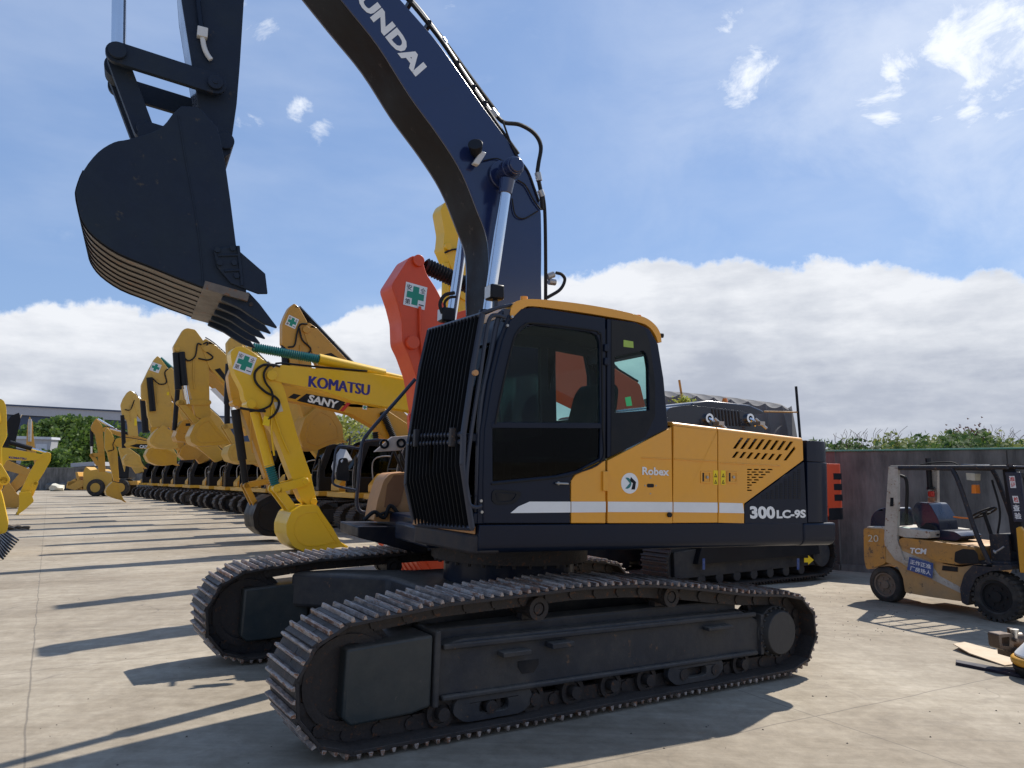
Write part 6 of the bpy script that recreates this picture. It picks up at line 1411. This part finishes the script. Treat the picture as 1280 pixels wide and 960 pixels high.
for i in range(160):
    c_ = Vector((p[0]+random.gauss(0, .16), .9+random.gauss(0, .1), p[1]+abs(random.gauss(0, .07)))); a = Vector((random.gauss(0, 1), random.gauss(0, 1), random.gauss(0, 1))).normalized()*.05; b = a.orthogonal().normalized()*.02; m.add([c_-a, c_+b, c_+a, c_-b], [(0, 1, 2, 3)])
m.cyl((p[0], .9, 0), (p[0], .9, p[1]), .03); tag(m.build('climbing_plant', lf2, None, xf=mat_of(PT), smooth=False), 'tuft of green leaves at the foot of the short yellow pole', 'plant')

# ================================================================== RIGHT FOREGROUND BITS
# pump / engine part
g = gpt((1266, 838)); g2 = gpt((1262, 836))
PE = pose(g.x, g.y, g.z, R(10)); t = thing('engine_part', 'rusty metal machine part with round flange lying on the concrete at right', 'machine part', PE)
rusty = paint('oily cast iron', (.10, .075, .06), .4, metal=.5, dirt=.6, dirtcol=(.22, .17, .13), scale=12, var=.3)
m = MB(); q = inset_round(tr(PE, 0, [(1248, 793), (1266, 792), (1268, 812), (1264, 816), (1250, 811)]), .02); m.prism(q, -.14, .0, [inset_round(tr(PE, 0, [(1252, 797), (1262, 796), (1262, 808), (1253, 807)]), .015)]); m.build('flange', rusty, t, bevel=.008)
c = on(PE, -.1, (1262, 803)); m = MB(); m.cyl((c[0], -.16, c[1]), (c[0]-.15, -.10, c[1]+.01), .085, n=24); m.cyl((c[0]-.02, -.1, c[1]+.08), (c[0]-.02, -.1, c[1]+.14), .03, n=14); m.box(c[0]-.2, c[0]+.06, -.2, -.02, c[1]-.13, c[1]-.07); m.cyl((c[0]+.04, -.02, c[1]-.05), (c[0]+.04, .05, c[1]-.05), .025, n=12); m.cyl((c[0]+.04, -.02, c[1]+.05), (c[0]+.04, .05, c[1]+.05), .02, n=12); m.build('housing', rusty, t, bevel=.006)
m = MB(); c = on(PE, -.05, (1268, 789)); m.cyl((c[0], -.05, c[1]-.06), (c[0], -.05, c[1]+.02), .025, .04, n=16); m.build('outlet_cap', steel, t)
PH = pose(gpt((1312, 850)).x, gpt((1312, 850)).y, gpt((1312, 850)).z, R(20))
t = thing('machine_cover', 'rounded white orange and black machine cover cut by the right edge of the view', 'machine cover', PH)
for nm, z0_, z1_, rr, mt in (('base', .0, .12, .30, blackp), ('band', .122, .20, .30, sanyel), ('dome', .202, .34, .28, white)):
    m = MB(); m.cyl((0, 0, z0_), (0, 0, z1_), rr if nm != 'base' else .24, rr if nm != 'dome' else .16, n=40); m.build(nm, mt, t, bevel=.03, seg=3)
# cardboard sheet and dark bar
def flat(px4, lift, th):
    vs = [gpt(p) for p in px4]; n = len(vs); up_ = [v+Vector((0, 0, l+th)) for v, l in zip(vs, lift)]; dn = [v+Vector((0, 0, l+.002)) for v, l in zip(vs, lift)]
    m = MB(); m.add(up_+dn, [tuple(range(n)), tuple(range(n, 2*n))]+[(i, (i+1) % n, (i+1) % n+n, i+n) for i in range(n)]); return m
tag(flat([(1192, 812), (1206, 806), (1275, 822), (1278, 830), (1256, 833), (1212, 820)], [.05, .02, .0, .0, .0, .02], .012).build('cardboard_sheet', ply, None), 'pale sheet of board lying slightly lifted on the concrete at right', 'board')
tag(flat([(1195, 828), (1195, 831.5), (1282, 849), (1282, 844)], [0, 0, 0, 0], .03).build('steel_bar', paint('dark bar', (.015, .014, .03), .4), None, bevel=.003), 'long dark flat steel bar lying on the concrete at right', 'bar')

# ================================================================== CAMERA, LIGHT, SKY
cd = bpy.data.cameras.new('camera'); cam = bpy.data.objects.new('camera', cd); C.objects.link(cam)
cam.location = (0, 0, EYE); cam.rotation_euler = (R(90)+PITCH, 0, 0)
cd.sensor_width = 36; cd.lens = FPX/1280*36; cd.clip_end = 5000; cd.clip_start = .05
bpy.context.scene.camera = cam
EL, AZ = R(47), R(49)            # AZ measured from +x towards +y
sl = bpy.data.lights.new('sun', 'SUN'); sl.energy = 4.6; sl.angle = R(.55); sl.color = (1, .95, .87)
so = bpy.data.objects.new('sun', sl); C.objects.link(so)
sd = Vector((math.cos(EL)*math.cos(AZ), math.cos(EL)*math.sin(AZ), math.sin(EL)))
so.rotation_euler = sd.to_track_quat('Z', 'Y').to_euler()
w = bpy.data.worlds.new('World'); bpy.context.scene.world = w; w.use_nodes = True
nt = w.node_tree; N = nt.nodes; L = nt.links; N.clear()
out = N.new('ShaderNodeOutputWorld'); bg = N.new('ShaderNodeBackground'); L.new(bg.outputs[0], out.inputs[0])
sky = N.new('ShaderNodeTexSky'); sky.sky_type = 'NISHITA'; sky.sun_disc = False; sky.sun_elevation = EL; sky.sun_rotation = PI/2-AZ
sky.air_density = 1.0; sky.dust_density = .3; sky.ozone_density = 2.5
STR = .11
bg.inputs['Strength'].default_value = STR
tc = N.new('ShaderNodeTexCoord'); sx = N.new('ShaderNodeSeparateXYZ'); L.new(tc.outputs['Generated'], sx.inputs[0])
def math_(op, a, b=None, c=None):
    n = N.new('ShaderNodeMath'); n.operation = op
    for i, v in enumerate((a, b, c)):
        if v is None: continue
        if isinstance(v, (int, float)): n.inputs[i].default_value = v
        else: L.new(v, n.inputs[i])
    return n.outputs[0]
def wnoise(sc, det, ro, mapping=(1, 1, 1), loc=(0, 0, 0), dist=0):
    mp = N.new('ShaderNodeMapping'); mp.inputs['Scale'].default_value = mapping; mp.inputs['Location'].default_value = loc; L.new(tc.outputs['Generated'], mp.inputs[0])
    n = N.new('ShaderNodeTexNoise'); n.inputs['Scale'].default_value = sc; n.inputs['Detail'].default_value = det; n.inputs['Roughness'].default_value = ro; n.inputs['Distortion'].default_value = dist; L.new(mp.outputs[0], n.inputs[0]); return n.outputs['Fac']
def sstep(x, a, b):
    n = N.new('ShaderNodeMapRange'); n.interpolation_type = 'SMOOTHSTEP'; n.inputs[1].default_value = a; n.inputs[2].default_value = b; L.new(x, n.inputs[0]); return n.outputs[0]
az = math_('ARCTAN2', sx.outputs[0], sx.outputs[1]); el = math_('ARCSINE', sx.outputs[2])
# cloud bank: upper edge as a function of azimuth
rmp = N.new('ShaderNodeValToRGB'); rmp.color_ramp.interpolation = 'B_SPLINE'; azn = math_('ADD', math_('MULTIPLY', az, .5), .5); L.new(azn, rmp.inputs[0])
cr = rmp.color_ramp
def elev(px, py): r = ray((px, py)).normalized(); return math.asin(r.z), math.atan2(r.x, r.y)
marks = [(-400, 420), (0, 378), (120, 384), (230, 392), (330, 420), (430, 395), (520, 362), (640, 345), (760, 333), (900, 320), (960, 322), (1080, 333), (1180, 340), (1280, 328), (1700, 300)]
first = True; els = cr.elements
for i, (px, py) in enumerate(marks):
    e_, a_ = elev(px, py); pos = min(1, max(0, a_*.5+.5)); v = e_/.5
    if i < 2: e = els[i]; e.position = pos
    else: e = els.new(pos)
    e.color = (v, v, v, 1)
edge = math_('MULTIPLY', rmp.outputs[0], .5)
n1 = wnoise(11, 9, .62); n2 = wnoise(3.0, 5, .6)
edge2 = math_('ADD', edge, math_('MULTIPLY', math_('SUBTRACT', n1, .5), .075))
edge2 = math_('ADD', edge2, math_('MULTIPLY', math_('SUBTRACT', wnoise(42, 6, .6), .5), .022))
bank = sstep(math_('SUBTRACT', edge2, el), -.002, .010)
# wisps above
wn = wnoise(6.0, 10, .68, (1, 1, 1.9), (3.1, .4, 0), .3); wn2 = wnoise(2.2, 3, .5, (1, 1, 1.4), (1.7, 2.2, .5))
wisp = math_('MULTIPLY', sstep(wn, .53, .72), sstep(wn2, .46, .62))
def blob(px, py, r, k=1.0):
    d = ray((px, py)).normalized(); vm = N.new('ShaderNodeVectorMath'); vm.operation = 'DISTANCE'; vm.inputs[1].default_value = d; L.new(tc.outputs['Generated'], vm.inputs[0])
    return math_('MULTIPLY', sstep(math_('SUBTRACT', r, vm.outputs['Value']), 0, r), k)
bl_ = None
for a in ((1128, 78, .045), (935, 97, .06, .9), (1240, 75, .13), (1180, 60, .05), (1110, 148, .07, .9), (1215, 145, .04), (375, 135, .035), (398, 162, .035, .9), (322, 30, .06, .8), (470, 5, .03, .5), (1275, 20, .06, .7), (910, 20, .04, .5), (1040, 5, .05, .4), (560, 10, .05, .3), (310, 155, .03, .5)):
    b_ = blob(*a); bl_ = b_ if bl_ is None else math_('MAXIMUM', bl_, b_)
wn3 = wnoise(13, 10, .66, (1, 1, 1.5), (0, 0, 0), .5)
puff = math_('MULTIPLY', sstep(bl_, .02, .35), sstep(math_('ADD', math_('MULTIPLY', bl_, .48), math_('MULTIPLY', wn3, 1.6)), .92, 1.40))
hazeband = math_('MULTIPLY', sstep(wnoise(2.6, 6, .55, (1, 1, 3), (.3, .9, .2)), .44, .80), .16)
veil = math_('MULTIPLY', blob(1230, 40, .62, .55), sstep(wnoise(3.4, 8, .62, (1, 1, 1.6), (2, 0, .3), .4), .30, .75))
mask = math_('MAXIMUM', math_('MAXIMUM', bank, veil), math_('MAXIMUM', puff, math_('MAXIMUM', hazeband, math_('MULTIPLY', wisp, .16))))
# cloud shading: bright near the top edge, grey below, streaked
depth = math_('SUBTRACT', edge2, el)
sh = sstep(depth, .015, .17); st_ = wnoise(5.5, 8, .6, (1, 1, 4.5), (0, 0, .4)); bil = wnoise(9, 7, .6, (1, 1, 2.2), (5, 1, 2))
mixv = math_('ADD', math_('MULTIPLY', sh, .62), math_('MULTIPLY', math_('SUBTRACT', st_, .42), 1.1)); mixv = math_('ADD', mixv, math_('MULTIPLY', math_('SUBTRACT', bil, .5), .9))
ccr = N.new('ShaderNodeValToRGB'); L.new(mixv, ccr.inputs[0]); e = ccr.color_ramp.elements
K_ = 1/STR
CW = .62
for i, (p, c_) in enumerate(((0, (.76, .78, .82)), (.35, (.58, .61, .67)), (.7, (.42, .455, .535)), (1.0, (.36, .395, .475)))):
    q = e[i] if i < 2 else e.new(p)
    q.position = p; q.color = (*c_, 1)
cc2 = N.new('ShaderNodeVectorMath'); cc2.operation = 'SCALE'; cc2.inputs['Scale'].default_value = K_*.95; L.new(ccr.outputs[0], cc2.inputs[0])
wc = N.new('ShaderNodeMix'); wc.data_type = 'RGBA'; L.new(bank, wc.inputs[0]); wc.inputs[6].default_value = (.80*K_, .84*K_, .90*K_, 1); L.new(cc2.outputs[0], wc.inputs[7])
mx = N.new('ShaderNodeMix'); mx.data_type = 'RGBA'; L.new(mask, mx.inputs[0]); sm = N.new('ShaderNodeMix'); sm.data_type = 'RGBA'; sm.inputs[0].default_value = .62; L.new(sky.outputs[0], sm.inputs[6]); sm.inputs[7].default_value = (.215*K_, .335*K_, .60*K_, 1); L.new(sm.outputs[2], mx.inputs[6]); L.new(wc.outputs[2], mx.inputs[7]); L.new(mx.outputs[2], bg.inputs['Color'])

sc = bpy.context.scene
sc.view_settings.view_transform = 'Standard'; sc.view_settings.look = 'None'; sc.view_settings.gamma = 1; sc.view_settings.exposure = .3
sc.render.engine = 'CYCLES'; sc.cycles.max_bounces = 6; sc.cycles.diffuse_bounces = 3; sc.cycles.glossy_bounces = 3; sc.cycles.transparent_max_bounces = 12; sc.cycles.use_denoising = True
sc.cycles.sample_clamp_indirect = 6
